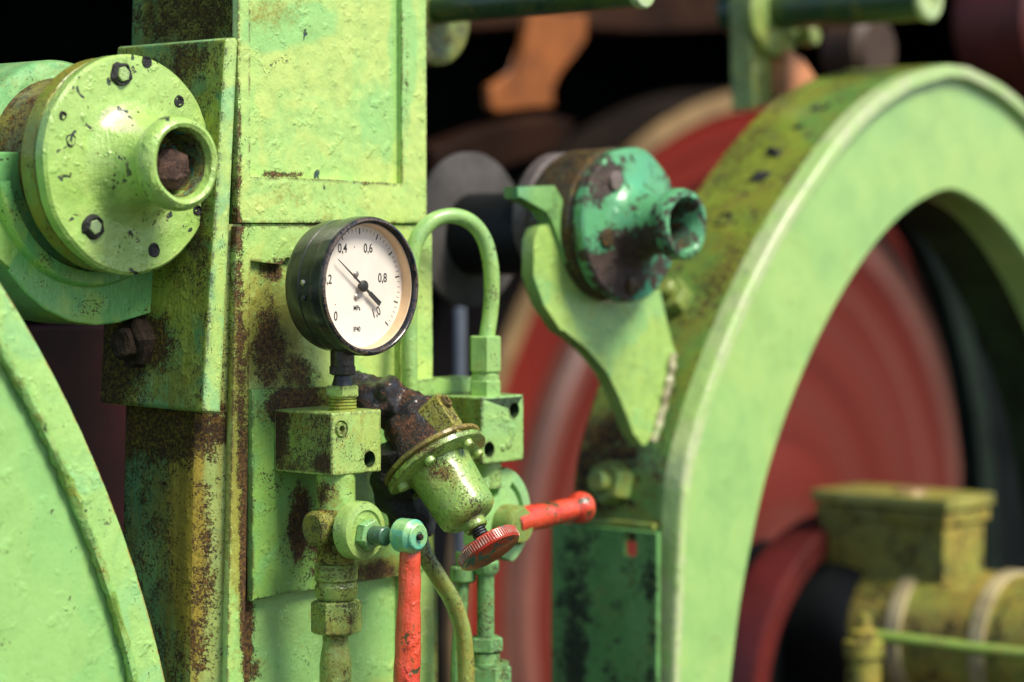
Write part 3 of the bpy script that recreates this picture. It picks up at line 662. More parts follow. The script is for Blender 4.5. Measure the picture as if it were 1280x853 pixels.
# ================================================================== RIGHT BLOCK, U-TUBE
m_b2 = paint('second_block_paint', (.31, .53, .14, 1), (.28, .52, .17, 1), rust=.70, stain=.68, chip=.765, speck=.67, edge=(.06, .04, .015, 1))
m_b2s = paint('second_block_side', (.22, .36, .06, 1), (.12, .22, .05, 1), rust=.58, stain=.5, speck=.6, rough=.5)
Y2 = .020
q0, q1, q2 = FY(602.5, 497, Y2), FY(655, 496, Y2), FY(602.5, 581, Y2)
b2 = thing('manifold_block', 'smaller green manifold block with two drilled holes, right of the regulator under the bent tube', 'manifold block', q2)
bm = BM(); box(bm, q0.x, q1.x, Y2, Y2 + .042, q2.z, q0.z, .0016, 3)
bm = cut(bm, [hole(FY(643, 513, Y2), .0062, .02), hole(FY(611.5, 562, Y2), .0062, .02)])
part('block_body', facemat(bm, lambda f: 2 if inhole(f, (FY(643, 513, Y2), .0062), (FY(611.5, 562, Y2), .0062)) and f.calc_area() < 4e-4 else 1 if f.normal.x < -.7 and f.calc_area() > 1e-4 else 0), [m_b2, m_b2s, m_hole], b2)
for x_, y_, r_ in ((629, 560, .0035), (636, 556, .0042)):
    q = FY(x_, y_, Y2); bm = BM(); lathe(bm, q + Vector((0, .001, 0)), (0, -1, 0), [(r_, 0), (r_*.9, .0015), (r_*.5, .0022), (0, .0024)], 12, False); wobble(bm, .0006, 300); part('paint_lump', bm, m_b2, b2)
bm = BM(); cyl(bm, FY(608, 600, Y2 + .020) - Vector((0, 0, .006)), (0, 0, 1), .0125, .024, 0, 30); part('bottom_spigot', bm, m_b2, b2)
cx_, cy_ = (q0.x + q1.x)/2 - .004, Y2 + .018
def ZU(y): return FY(606, y, cy_).z
ux = FY(606.5, 470, cy_).x
ut = thing('bent_tube', 'thin green tube bent in an arch behind the gauge, ending in nuts on a block', 'tube', (ux, cy_, q0.z))
m_tube = paint('tube_paint', (.29, .50, .12, 1), (.28, .50, .15, 1), rust=.71, stain=.66, speck=.67, bump=.5, staincol=(.26, .24, .03, 1))
YL = .062
tp = []
for x_, y_, t in ((512, 500, 0), (511.5, 440, 0), (512, 380, .0), (514, 330, .02), (521, 300, .08), (536, 280, .22), (557, 270.5, .42), (578, 272.5, .6), (597, 286, .78), (609, 310, .92), (614.5, 345, 1), (613.5, 385, 1), (608.5, 422, 1)):
    tp.append(FY(x_, y_, lerp(YL, cy_, t)))
bm = BM(); tube(bm, tp, 10.2*px(.12), 24, 8, rough=.04, rs=60); part('tube_run', bm, m_tube, ut)
bm = BM(); nut(bm, (ux, cy_, ZU(465)), (0, 0, 1), .0138, ZU(420) - ZU(465), .30, .1); part('tube_nut', bm, m_tube, ut)
bm = BM(); lathe(bm, (ux, cy_, ZU(476)), (0, 0, 1), [(0, 0), (.0115, 0), (.0115, .005), (.0104, .006), (.0104, .008), (0, .008)], 32); part('ferrule', bm, m_tube, ut)
bm = BM(); nut(bm, (ux, cy_, q0.z - .001), (0, 0, 1), .0136, ZU(475) - q0.z + .001, .30, .1); part('base_nut', bm, m_tube, ut)
bm = BM(); p0, p1, p2 = FY(521, 475, .066), FY(592, 473, .066), FY(521, 497, .066)
box(bm, p0.x, p1.x, .066, .086, p2.z, p0.z, .002)
single('support_bar', bm, m_b2, 'short green bar fixed to the column behind the right manifold block', 'bar', at=(p0.x, .066, p2.z))

# ================================================================== SECTOR PLATE, SECOND LEVER
YS = .030
sc0 = FY(621, 648, YS); rs_ = 66*px(.14)
m_sec = paint('sector_paint', (.31, .58, .19, 1), (.27, .55, .22, 1), rust=.72, stain=.72, chip=.74, speck=.68)
pts = [sc0 + Vector((math.cos(t), 0, math.sin(t)))*rs_ for t in [math.radians(-62 + k*134/22) for k in range(23)]] + [sc0 + Vector((-.022, 0, rs_*.75)), sc0 + Vector((-.026, 0, -.02))]
pts = [Vector((p.x, YS, p.z)) for p in pts]
bm = BM(); prism(bm, pts, (0, .014, 0), .0012)
slot = []
for k in range(12): t = math.radians(12 + k*44/11); slot.append(sc0 + Vector((math.cos(t), 0, math.sin(t)))*rs_*.80)
for k in range(12): t = math.radians(56 - k*44/11); slot.append(sc0 + Vector((math.cos(t), 0, math.sin(t)))*rs_*.68)
cutter = prism(BM(), [p + Vector((0, -.004, 0)) for p in slot], (0, .012, 0))
hq = FY(617, 614, YS)
bm = cut(bm, [cutter, cyl(BM(), hq + Vector((0, -.004, 0)), (0, 1, 0), .0065, .012, 0, 24)])
single('sector_plate', bm, m_sec, 'fan shaped green index plate with a curved slot behind the red knob', 'index plate', at=sc0)
HL = FY(640, 652, YS - .012)
rl = thing('ball_lever', 'short red ball-ended lever pointing right from the fan shaped plate', 'lever', HL)
bm = BM(); lathe(bm, FY(629, 655, YS + .002), (0, -1, 0), [(0, 0), (.0165, 0), (.0165, .016), (.0135, .021), (0, .022)], 40); part('hub', bm, paint('hub_grime', (.20, .33, .08, 1), (.25, .36, .09, 1), rust=.60, stain=.52), rl)
bm = BM(); tube(bm, [FY(640, 655, YS-.010), FY(660, 648.5, YS-.010), FY(690, 642, YS-.010), FY(716, 636, YS-.010)], lambda t: lerp(.0112, .0100, t), 24, 6, rough=.08, rs=80); part('grip', bm, m_red, rl)
BC = FY(725, 635, YS - .010); bm = BM(); bmesh.ops.create_uvsphere(bm, u_segments=36, v_segments=24, radius=20.5*px(.19)); bmesh.ops.translate(bm, verts=bm.verts, vec=BC); wobble(bm, .0008, 70); part('ball', bm, m_red, rl)

# ================================================================== LOWER PIPES AND HOSE
m_hose = paint('hose_paint', (.25, .36, .08, 1), (.26, .40, .12, 1), rust=.62, stain=.54, speck=.62, staincol=(.33, .22, .02, 1), streak=.5)
bm = BM(); tube(bm, [FY(524, 672, .020), FY(531, 694, .014), FY(548, 722, .010), FY(566, 752, .008), FY(578, 788, .006), FY(582, 830, .006), FY(582, 880, .006), FY(581, 940, .006)], 10.8*px(.1), 22, 8)
single('bent_hose', bm, m_hose, 'curved yellow green hose swinging down right of the hanging red lever', 'hose', at=FY(582, 940, .006))
m_p2 = paint('rear_pipe_paint', (.17, .40, .14, 1), (.14, .32, .10, 1), rust=.60, stain=.60, speck=.62, rough=.45)
bm = BM(); tube(bm, [FY(578, 690, .045), FY(578, 730, .045), FY(575, 780, .045), FY(572, 850, .045), FY(572, 930, .045)], 8.5*px(.13), 18, 6); lathe(bm, FY(579, 722, .045), (0, 0, 1), [(.0085, -.004), (.0105, -.002), (.0105, .008), (.008, .010)], 24, False)
single('thin_pipe', bm, m_p2, 'thin straight green pipe between the curved hose and the nutted pipe', 'pipe', at=FY(572, 930, .045))
Yp = .030; pd_ = FY(607, 760, Yp)
def ZP(y): return FY(607, y, Yp).z
pp = thing('drain_pipe', 'dark green drain pipe with stacked hexagon nuts below the red knob', 'pipe', (pd_.x, Yp, ZP(940)))
bm = BM(); cyl(bm, (pd_.x, Yp, ZP(940)), (0, 0, 1), 11*px(.13), ZP(690) - ZP(940), 0, 30); part('pipe_run', bm, m_p2, pp)
bm = BM(); lathe(bm, (pd_.x, Yp, ZP(718)), (0, 0, 1), [(.0085, 0), (.0108, .003), (.0112, .010), (.0095, .012)], 30, False); part('collar', bm, m_p2, pp)
bm = BM(); nut(bm, (pd_.x, Yp, ZP(814)), (0, 0, 1), .0142, ZP(796) - ZP(814), .5, .1); lathe(bm, (pd_.x, Yp, ZP(828)), (0, 0, 1), [(.0118, 0), (.0118, .008)], 30, False); part('lock_nut', bm, m_p2, pp)
bm = BM(); nut(bm, (pd_.x + .004, Yp, ZP(880)), (0, 0, 1), .0185, ZP(832) - ZP(880), .5, .1); lathe(bm, (pd_.x + .004, Yp, ZP(833)), (0, 0, 1), [(.0165, 0), (.0165, .003), (.011, .004)], 36, False); part('union_nut', bm, m_p2, pp)
# olive strip post at the column's right foot
bm = BM(); s0, s1 = FY(536, 700, .10), FY(548, 700, .10); box(bm, s0.x, s1.x, .10, .14, FLOOR, FY(540, 720, .1).z, .002)
single('edge_post', bm, m_oldgreen, 'narrow olive strip standing at the right foot of the column', 'post', at=(s0.x, .10, FLOOR))

# ================================================================== FORK BRACKET and TEAL SHAFT CAP
tc = PD(791, 281, .33); pt = px(.33); RT_ = 97*pt
YF = tc.y + .030
m_fork = paint('fork_paint', (.35, .55, .13, 1), (.27, .53, .17, 1), rust=.72, stain=.64, chip=.78, speck=.72, staincol=(.18, .22, .02, 1))
fb = thing('fork_bracket', 'green cradle bracket tapering to a point, carrying the teal shaft cap', 'bracket', FY(808, 560, YF))
pts = [(668, 300), (674, 284), (694, 276), (705, 305), (713, 332), (733, 364), (755, 381), (782, 382), (826, 362), (832, 395), (838, 430), (846, 440), (834, 480), (822, 530), (810, 556), (804, 558), (792, 543), (776, 500), (761, 464), (736, 434), (702, 415), (680, 382), (667, 345)]
bm = BM(); prism(bm, [FY(x, y, YF) for x, y in pts], (0, .015, 0), .0025); part('fork_plate', bm, m_fork, fb)
lipP = [(647, 234), (694, 232), (704, 250), (711, 285), (716, 320), (708, 330), (699, 300), (690, 275), (684, 262), (648, 248)]
bm = BM(); prism(bm, [FY(x, y, YF - .004) for x, y in lipP], (0, .017, 0), .002); part('fork_lip', bm, paint('fork_lip_paint', (.20, .42, .12, 1), (.12, .36, .16, 1), rust=.72, stain=.7), fb)
bm = BM(); tube(bm, [FY(842, 442, YF - .002), FY(836, 475, YF - .002), FY(826, 520, YF - .002), FY(815, 553, YF - .001)], .0042, 12, 12, rough=.6, rs=120); part('weld_bead', bm, paint('weld_bare', (.45, .42, .25, 1), (.3, .45, .18, 1), rust=.62, stain=.6), fb)
m_teal = paint('teal_cap_paint', (.06, .35, .19, 1), (.12, .40, .17, 1), rust=.53, stain=.70, chip=.85, chipcol=(.02, .03, .025, 1), rcols=[(.3, (.03, .02, .016, 1)), (.5, (.055, .035, .026, 1)), (.7, (.12, .08, .06, 1))], rough=.3, bump=.8, fine=110, scale=.36, speck=.95,
    blobs=[(tc + Vector((-.02, -.01, -.035)), (.05, .05, .045), .22), (tc + Vector((.03, -.01, .02)), (.03, .05, .02), .04)])
m_teals = paint('shaft_brown', (.03, .028, .018, 1), (.06, .05, .018, 1), rust=.50, stain=.6, rough=.45)
st = thing('shaft_cap', 'chipped teal round shaft cap with a hollow hub above the fork bracket', 'shaft cap', tc - Vector((0, 0, RT_)))
q = RT_
bm = BM(); lathe(bm, tc, A, [(0, -.014), (q*.98, -.014), (q, -.011), (q, -.0025), (q*.97, 0), (q*.62, .003), (q*.52, .006), (q*.43, .014), (q*.39, .024), (q*.375, .036), (q*.38, .042), (q*.44, .046), (q*.46, .050), (q*.455, .056), (q*.42, .0595), (q*.36, .060), (q*.30, .056), (q*.25, .045), (q*.23, .025), (0, .022)], 80)
wobble(bm, .0012, 40); part('cap_flange', bm, m_teal, st)
bm = BM(); lathe(bm, tc, A, [(0, -.068), (q*.93, -.068), (q*.98, -.060), (q*1.0, -.020), (q*.96, -.0165), (q*.93, -.013), (0, -.013)], 80); part('backing_ring', bm, m_teals, st)
bm = BM(); lathe(bm, tc, A, [(q*.305, .0565), (q*.245, .045), (q*.225, .026), (0, .025)], 40, False); part('hub_lining_or_shade', bm, paint('hub_bore_shade', (.03, .12, .08, 1), (.05, .06, .04, 1), rust=.5, stain=.6), st)  # dark insert added as the shade inside the hub
bm = BM(); cyl(bm, tc + Vector((-.003, -.024, 0)), A, .008, .012, .002, 16); part('centre_pin', bm, plain('pin_rust', (.30, .15, .08), .6, var=.4), st)
for x_, y_ in ((768, 226), (757, 297), (790, 356)):
    w = FY(x_, y_, tc.y - .002); bm = BM(); lathe(bm, Vector((w.x, tc.y - .001, w.z)), A, [(.0085, 0), (.0085, .004), (.006, .005), (0, .004)], 18, False); wobble(bm, .0008, 150); part('bolt_head', bm, m_teals if y_ > 250 else plain('bare_bolt', (.22, .17, .15), .5, .4), st)
m_steel = plain('dull_steel', (.085, .078, .074), .8, .0, .3, 18, .1, .2)
m_dsteel = plain('dark_steel', (.010, .012, .012), .55, .2, .3, 18, .1, .3)
sh = thing('drive_shaft', 'dark horizontal shaft with two dull grey discs behind the fork bracket', 'shaft', tc + Vector((0, .30, -.08)))
yd1 = FX(590, 283, tc.x).y; yd2 = FX(712, 262, tc.x).y
bm = BM(); cyl(bm, tc + Vector((0, yd1 - tc.y + .1, -.008)), A, .038, yd1 - tc.y + .08, .002, 48); part('shaft_core', bm, m_dsteel, sh)
dd1 = (FX(590, 283, tc.x) - CAM).dot(FW) - D0
bm = BM(); lathe(bm, Vector((tc.x, yd1, tc.z - .004)), A, [(0, -.006), (97*px(dd1), -.006), (97*px(dd1), 0), (93*px(dd1), .001), (0, .002)], 72); part('disc', bm, m_steel, sh)
dd2 = (FX(712, 262, tc.x) - CAM).dot(FW) - D0
bm = BM(); lathe(bm, Vector((tc.x, yd2, tc.z + .006)), A, [(0, -.02), (78*px(dd2), -.02), (82*px(dd2), -.016), (82*px(dd2), -.004), (78*px(dd2), 0), (0, .002)], 72); part('disc', bm, plain('pinkish_steel', (.16, .13, .12), .5, .2, .4, 25, .2), sh)

# ================================================================== RIGHT ARCHED GUARD
YR = PD(850, 600, .40).y
oP = [(834, 853), (838, 740), (846, 600), (862, 530), (882, 468), (905, 410), (934, 345), (968, 281), (1003, 227), (1040, 175), (1082, 130), (1130, 97), (1180, 81)]
iP = [(918, 853), (930, 760), (945, 680), (963, 600), (985, 530), (1010, 465), (1037, 407), (1066, 355), (1098, 308), (1128, 275), (1155, 254), (1180, 244), (1204, 240)]
Oc = [FY(x, y, YR) for x, y in oP]; Ic = [FY(x, y, YR) for x, y in iP]
Oc = catmull(Oc, 5); Ic = catmull(Ic, 5)
xm = Oc[-1].x + .02
def full(P, zf):
    first = Vector((P[0].x - .002, YR, zf)); L = [first] + P
    return L + [Vector((2*xm - p.x, YR, p.z)) for p in L[::-1] if abs(p.x - xm) > .004]
# inner end follows the mirror axis
k = (xm - .004 - Ic[-1].x)
Ic = [Vector((p.x + k*max(0, (i/len(Ic)) - .85)/.15, p.y, p.z)) for i, p in enumerate(Ic)]
OF, IF = full(Oc, FLOOR), full(Ic, FLOOR)
n_ = min(len(OF), len(IF))
zj = FY(760, 652, YR + .06).z
def loft(sec, zmin=-9):
    """sec: list of (s across from outer 0 to inner 1, y offset)"""
    bm = BM(); rows = []
    for i in range(n_):
        o_, i_ = OF[i], IF[i]
        if o_.z < zmin: continue
        rows.append([bm.verts.new(Vector((lerp(o_.x, i_.x, s), YR + yo, lerp(o_.z, i_.z, s)))) for s, yo in sec])
    for A_, B_ in zip(rows, rows[1:]):
        for j in range(len(sec) - 1): bm.faces.new([A_[j], A_[j+1], B_[j+1], B_[j]])
    return bm
def loft_ring(sec): return loft(sec + [sec[0]])
m_rg = paint('arch_face_paint', (.35, .57, .165, 1), (.31, .55, .17, 1), rust=.78, stain=.665, chip=.76, speck=.80, patch=12, bump=.3, scale=.35)
m_rrim = paint('arch_rim_paint', (.40, .61, .20, 1), (.48, .60, .28, 1), rust=.76, stain=.74, chip=.78, speck=.75, edge=(.55, .48, .38, 1))
m_band = paint('arch_band_paint', (.20, .28, .03, 1), (.12, .26, .05, 1), rust=.60, stain=.55, chip=.69, chipcol=(.02, .02, .012, 1), speck=.60, rough=.42, staincol=(.20, .17, .01, 1), fine=200, scale=.45,
    blobs=[(FY(745, 570, YR + .09), (.08, .06, .09), .16), (FY(800, 450, YR + .05), (.05, .05, .06), .09), (FY(880, 290, YR + .1), (.06, .03, .05), .07)], tint=(.10, .26, .07, 1), tblobs=[(FY(800, 610, YR+.03), (.12, .06, .15), 1.)])
ra = thing('arched_guard', 'big pale green arched wheel guard with olive outer band, on the right', 'wheel guard', (Oc[0].x, YR, FLOOR))
part('face', loft([(.10, -.001), (.12, .003), (.97, .003), (.99, .006), (1., .012), (1., .05)]), m_rg, ra)
part('rim', loft([(.0, .014), (.0, -.003), (.006, -.006), (.018, -.0075), (.09, -.0075), (.103, -.006), (.108, .001)]), m_rrim, ra)
part('outer_band', loft([(.0, .0135), (-.004, .02), (-.004, .118), (.02, .122), (.07, .122)], zj - .02), m_band, ra)
part('inner_band', loft([(1., .0505), (1.002, .118), (.94, .122)]), plain('inner_band_paint', (.018, .035, .014), .6, var=.5, scale=12, spec=.2), ra)
m_bb = paint('band_bolt', (.25, .36, .08, 1), (.2, .34, .1, 1), rust=.62, stain=.55)
def band_pt(x, y):
    """point on the outer band seen at (x, y): march along the band outline"""
    best = None; r = ray(x, y)
    for a_, c_ in zip(OF, OF[1:]):
        # plane spanned by edge and Y
        nrm = (c_ - a_).cross(Vector((0, 1, 0)))
        if nrm.length < 1e-9 or abs(r.dot(nrm)) < 1e-9: continue
        t = (a_ - CAM).dot(nrm) / r.dot(nrm); q_ = CAM + r*t
        u = (q_ - a_).dot(c_ - a_)/(c_ - a_).length_squared
        if -.01 <= u <= 1.01 and -.02 < q_.y - YR < .14 and (best is None or t < best[0]):
            nn = nrm.normalized(); nn = nn if nn.dot(r) < 0 else -nn
            best = (t, q_, nn)
    return best
for x_, y_, r_, h_ in ((846, 378, .019, .016), (772, 604, .021, .022)):
    B_ = band_pt(x_, y_)
    if B_:
        bm = BM(); nut(bm, B_[1], B_[2], r_, h_, .4); cyl(bm, B_[1] + B_[2]*h_, B_[2], r_*.5, .012, .002, 18); part('band_bolt', bm, m_bb, ra)
for x_, y_, w_, h_ in ((947, 223, .011, .006), (966, 192, .012, .007), (1026, 136, .010, .005), (905, 275, .008, .008), (1000, 160, .007, .004)):
    B_ = band_pt(x_, y_)
    if B_:
        tv = B_[2].cross(Vector((0, 1, 0))).normalized(); yv = Vector((0, 1, 0))
        c_ = B_[1]; bm = BM()
        prism(bm, [c_ - yv*w_ - tv*h_, c_ + yv*w_ - tv*h_, c_ + yv*w_ + tv*h_, c_ - yv*w_ + tv*h_], B_[2]*.0025, .001); bmesh.ops.subdivide_edges(bm, edges=bm.edges, cuts=2, use_grid_fill=True); wobble(bm, .005, 95); part('band_slot', bm, m_blk, ra)
# leg joint and lower casing below the band
B_ = band_pt(790, 650)
zj = FY(760, 652, YR + .06).z
xo = min(p.x for p in OF)
bm = BM(); box(bm, Oc[8].x - .010, Oc[2].x + .004, YR + .016, YR + .128, zj - .006, zj, .0015); part('leg_flange', bm, m_bb, ra)
bm = BM(); p_ = FY(832, 800, YR)
box(bm, p_.x - .008, p_.x - .002, YR + .004, YR + .130, FLOOR, zj - .0062, .0015)
slotc = FX(787, 681, p_.x - .008)
cutb = box(BM(), p_.x - .03, p_.x + .03, slotc.y - .008, slotc.y + .008, slotc.z - .0115, slotc.z + .0115, .004)
bm = cut(bm, [cutb])
part('leg_plate', bm, paint('leg_plate_paint', (.11, .32, .085, 1), (.15, .37, .11, 1), rust=.575, stain=.66, speck=.70, rough=.4, spec=.4, scale=.5, rcols=[(.3, (.008, .02, .012, 1)), (.6, (.03, .05, .02, 1)), (.8, (.10, .08, .02, 1))],
   blobs=[(FX(725, 800, p_.x), (.03, .03, .14), .16), (FX(820, 800, p_.x), (.03, .012, .2), .08)]), ra)

# ================================================================== TOP RODS AND LUGS
m_rod = paint('rod_shade_green', (.020, .075, .028, 1), (.05, .10, .02, 1), rust=.66, stain=.62, rough=.35, speck=.68)  # shade from overhead is put into this dark green
m_lug = paint('lug_green', (.36, .48, .11, 1), (.24, .38, .11, 1), rust=.64, stain=.56, speck=.66)
m_end = paint('rod_end', (.42, .55, .22, 1), (.40, .52, .25, 1), rust=.72, stain=.7)
def tie_rod(e, dep, r, L, label, lugr, lugname):
    E_ = PD(e[0], e[1], dep)
    t = thing('tie_rod', label, 'tie rod', E_ + Vector((0, L, 0)), 'tie rods at the top')
    bm = BM(); cyl(bm, E_ + Vector((0, L, 0)), A, r, L - .006, .001, 40); part('rod', bm, m_rod, t)
    bm = BM(); lathe(bm, E_ + Vector((0, .007, 0)), A, [(0, .002), (r*.45, .002), (r*.5, .006), (r*.95, .007), (r*1.08, .005), (r*1.08, 0), (0, 0)], 36); part('rod_end', bm, m_end, t)
    return E_
E1 = tie_rod((807, -12), .24, .0145, .33, 'round bar in shade-darkened green with a pale end ring, left of two at the top edge', 0, 0)
E2 = tie_rod((1165, -4), .70, .0240, .26, 'thick yellow green round bar above the arched guard', 0, 0)
lc = Vector((E1.x, E1.y + .235, E1.z)); ld = (lc - CAM).dot(FW) - D0
lw = FY(567, 15, lc.y)
bm = BM(); lathe(bm, Vector((E1.x - .005, lc.y, FY(567, 22, lc.y).z)), A, [(.024, -.03), (62*px(ld), -.03), (62*px(ld), -.002), (58*px(ld), 0), (.032, 0), (.024, -.004)], 60)
single('ring_lug', bm, paint('ring_lug_paint', (.16, .24, .06, 1), (.10, .18, .05, 1), rust=.56, stain=.54, speck=.58), 'round green lug behind the column top, with the dark bar through it', 'lug', at=lc)
lo = thing('lug_plate', 'upright yellow green plate with a round boss standing on the arched guard', 'lug', FY(960, 130, E2.y + .2))
Yl = E2.y + .205
g0, g1 = FY(940, 130, Yl), FY(988, 130, Yl)
bm = BM(); prism(bm, [FY(x, y, Yl) for x, y in ((942, 138), (975, 124), (990, 108), (988, -60), (938, -60))], (0, .03, 0), .003); part('plate', bm, m_lug, lo)
bm = BM(); lathe(bm, Vector((E2.x, Yl, E2.z)), A, [(0, 0), (.052, 0), (.052, .012), (.046, .016), (.030, .016), (0, .016)], 48); part('boss', bm, m_lug, lo)
bm = BM(); cyl(bm, FY(1001, 46, Yl - .02), A, .011, .02, .002, 18); part('boss_bolt', bm, m_bb, lo)

# ================================================================== BACKGROUND: FLYWHEEL and friends
YW = 1.25
wx, wz, wr = 2.36, -.59, .90
m_redw = plain('flywheel_red', (.24, .026, .017), .5, var=.3, scale=3, bump=.05)
m_redd = plain('flywheel_dusty_red', (.20, .038, .028), .45, var=.45, scale=4, bump=.05)
m_brn = plain('flywheel_brown', (.11, .045, .032), .5, var=.35, scale=5, bump=.05)
def ringwear(name, stops, sc_):
    N = NT(name)
    v = N.n.new('ShaderNodeVectorMath'); v.operation = 'SUBTRACT'; N.link(N.pos, v.inputs[0]); v.inputs[1].default_value = (wx, 0, wz)
    m_ = N.n.new('ShaderNodeVectorMath'); m_.operation = 'MULTIPLY'; N.link(v.outputs[0], m_.inputs[0]); m_.inputs[1].default_value = (1, 0, 1)
    l_ = N.n.new('ShaderNodeVectorMath'); l_.operation = 'LENGTH'; N.link(m_.outputs[0], l_.inputs[0])
    n_1 = N.n.new('ShaderNodeTexNoise'); n_1.noise_dimensions = '1D'; n_1.inputs['Scale'].default_value = sc_; n_1.inputs['Detail'].default_value = 3
    N.link(l_.outputs['Value'], n_1.inputs['W'])
    f_ = N.math('ADD', N.math('MULTIPLY', n_1.outputs[0], .85), N.math('MULTIPLY', N.noise(2.5, 3, .5), .15))
    N.link(N.ramp(f_, stops), N.b.inputs['Base Color']); N.b.inputs['Roughness'].default_value = .38
    return N.m
m_redw = ringwear('flywheel_red_worn', [(.34, (.14, .016, .011, 1)), (.48, (.26, .024, .015, 1)), (.58, (.21, .034, .024, 1)), (.72, (.28, .07, .05, 1))], 22)
m_redd = ringwear('flywheel_web_worn', [(.32, (.11, .018, .014, 1)), (.48, (.18, .028, .02, 1)), (.58, (.16, .036, .028, 1)), (.72, (.25, .08, .06, 1))], 13)
m_pale = plain('flywheel_worn_ring', (.22, .085, .065), .45, var=.2, scale=5, bump=.05)
m_tan = plain('rim_tan', (.34, .22, .10), .45, .2, .3, 10, .05)
fly = thing('flywheel', 'huge red flywheel with a tan rim edge and worn pale ring, behind the machine', 'flywheel', (wx, YW, wz - wr))
wo = (wx, YW, wz)
def ring(name, mat, prof): bm = BM(); lathe(bm, wo, A, prof, 200, False); return part(name, bm, mat, fly)
ring('rim', m_tan, [(wr, -.012), (wr-.003, 0), (wr-.030, 0), (wr-.034, -.006)])
ring('tread', plain('tread_dark', (.014, .009, .006), .5, 0, .3, 8, .1), [(wr-.03, -.17), (wr, -.17), (wr, -.012)])
ring('red_ring', m_redw, [(wr-.034, -.006), (wr-.09, -.02), (wr-.15, -.03)])
ring('groove', m_brn, [(wr-.15, -.03), (wr-.165, -.045), (wr-.195, -.045), (wr-.205, -.035)])
ring('worn_ring', m_pale, [(wr-.205, -.035), (wr-.21, -.031), (wr-.235, -.031), (wr-.24, -.035)])
ring('web', m_redd, [(wr-.24, -.035), (wr-.32, -.05), (wr-.40, -.06), (.30, -.05), (.24, -.02), (.16, 0), (.10, .01), (.08, .06), (0, .06)])
# dark rear arch seen through the guard
YA = .42
aP = [(1080, 250), (1120, 262), (1150, 300), (1178, 360), (1200, 430), (1216, 510), (1226, 600), (1232, 720), (1235, 853)]
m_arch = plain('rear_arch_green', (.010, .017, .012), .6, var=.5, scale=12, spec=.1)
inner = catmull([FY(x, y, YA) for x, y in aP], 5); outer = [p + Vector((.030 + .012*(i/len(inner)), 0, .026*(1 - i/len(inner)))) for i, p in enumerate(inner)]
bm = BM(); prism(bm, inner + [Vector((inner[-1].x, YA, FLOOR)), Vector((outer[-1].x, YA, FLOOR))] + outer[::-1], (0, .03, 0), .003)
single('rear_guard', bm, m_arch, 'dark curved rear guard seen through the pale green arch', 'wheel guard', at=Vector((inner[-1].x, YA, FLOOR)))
# black slab added to hold the shade at right behind the arch
mk = plain('deep_black', (.004, .006, .006), .8, var=.5, scale=8, spec=.1)
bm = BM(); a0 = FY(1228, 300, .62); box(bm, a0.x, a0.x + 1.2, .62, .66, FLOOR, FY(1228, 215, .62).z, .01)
single('shade_slab', bm, mk, 'black cabinet added to fill the shade at the right edge behind the arch', 'slab', at=(a0.x, .62, FLOOR))
# small red pulley low between arch and pump
pc = PD(1070, 870, 1.0); rp = 225*px(1.0)
rpul = thing('red_pulley', 'small red belt pulley low down between the green arch and the pump', 'pulley', pc - Vector((0, 0, rp)))
bm = BM(); lathe(bm, pc, A, [(rp*.74, -.05), (rp*.97, -.06), (rp, -.05), (rp*1.0, -.004), (rp*.99, 0), (rp*.86, 0), (rp*.85, -.012), (rp*.76, -.03)], 120, False); part('rim', bm, plain('pulley_red', (.085, .010, .008), .5, var=.65, scale=7), rpul)
bm = BM(); lathe(bm, pc, A, [(0, -.05), (rp*.77, -.05), (rp*.77, -.032), (.09, -.04), (.08, .0), (0, .0)], 80); part('web', bm, mk, rpul)
# yellow-green pump
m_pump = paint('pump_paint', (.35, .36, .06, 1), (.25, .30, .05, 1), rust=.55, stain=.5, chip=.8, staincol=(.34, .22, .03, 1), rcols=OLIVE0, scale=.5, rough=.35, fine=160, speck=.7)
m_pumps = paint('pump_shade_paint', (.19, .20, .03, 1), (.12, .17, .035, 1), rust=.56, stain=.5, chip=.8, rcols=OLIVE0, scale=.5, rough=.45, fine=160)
pb = PD(1180, 720, .85); pp_ = px(.85)
pu = thing('lubricator_pump', 'yellow green pump with a lidded box on a banded barrel, lower right corner', 'pump', pb - Vector((0, 0, .2)))
wX = 66*pp_/.656; wY = 140*pp_/.7547
zt_, zb_ = FY(1180, 640, pb.y).z, pb.z - .03
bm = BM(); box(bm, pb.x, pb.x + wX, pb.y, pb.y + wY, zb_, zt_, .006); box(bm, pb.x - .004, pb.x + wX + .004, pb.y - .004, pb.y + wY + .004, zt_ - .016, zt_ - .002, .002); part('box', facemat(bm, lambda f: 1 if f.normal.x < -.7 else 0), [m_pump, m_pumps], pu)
bm = BM(); box(bm, pb.x - .008, pb.x + wX + .008, pb.y - .008, pb.y + wY + .008, zt_ + .0005, zt_ + .014, .003); lid = part('lid', bm, paint('lid_paint', (.36, .36, .08, 1), (.28, .32, .06, 1), rust=.62, stain=.55, scale=.5), pu)
bm = BM(); lathe(bm, (pb.x + wX*.4, pb.y + wY*.4, zt_ + .014), (0, 0, 1), [(.02, 0), (.018, .004), (0, .005)], 24, False); part('lid_plate', bm, m_tan, lid)
ba = Vector((pb.x + wX*.5, pb.y - .10, FY(1250, 800, pb.y - .05).z - .004)); rb = 88*pp_
bm = BM(); lathe(bm, ba, (0, 1, 0), [(0, -.06), (rb*1.02, -.06), (rb*1.06, -.05), (rb*1.06, .012), (rb, .014), (rb*.98, .21), (0, .21)], 72); part('barrel', bm, m_pump, pu)
m_band2 = plain('band_brass', (.46, .38, .20), .4, .2, .3, 30)
bm = BM(); lathe(bm, ba + Vector((0, -.062, 0)), (0, 1, 0), [(0, 0), (rb*.6, 0), (rb*.62, .004), (0, .004)], 40); part('end_cover', bm, m_pumps, pu)
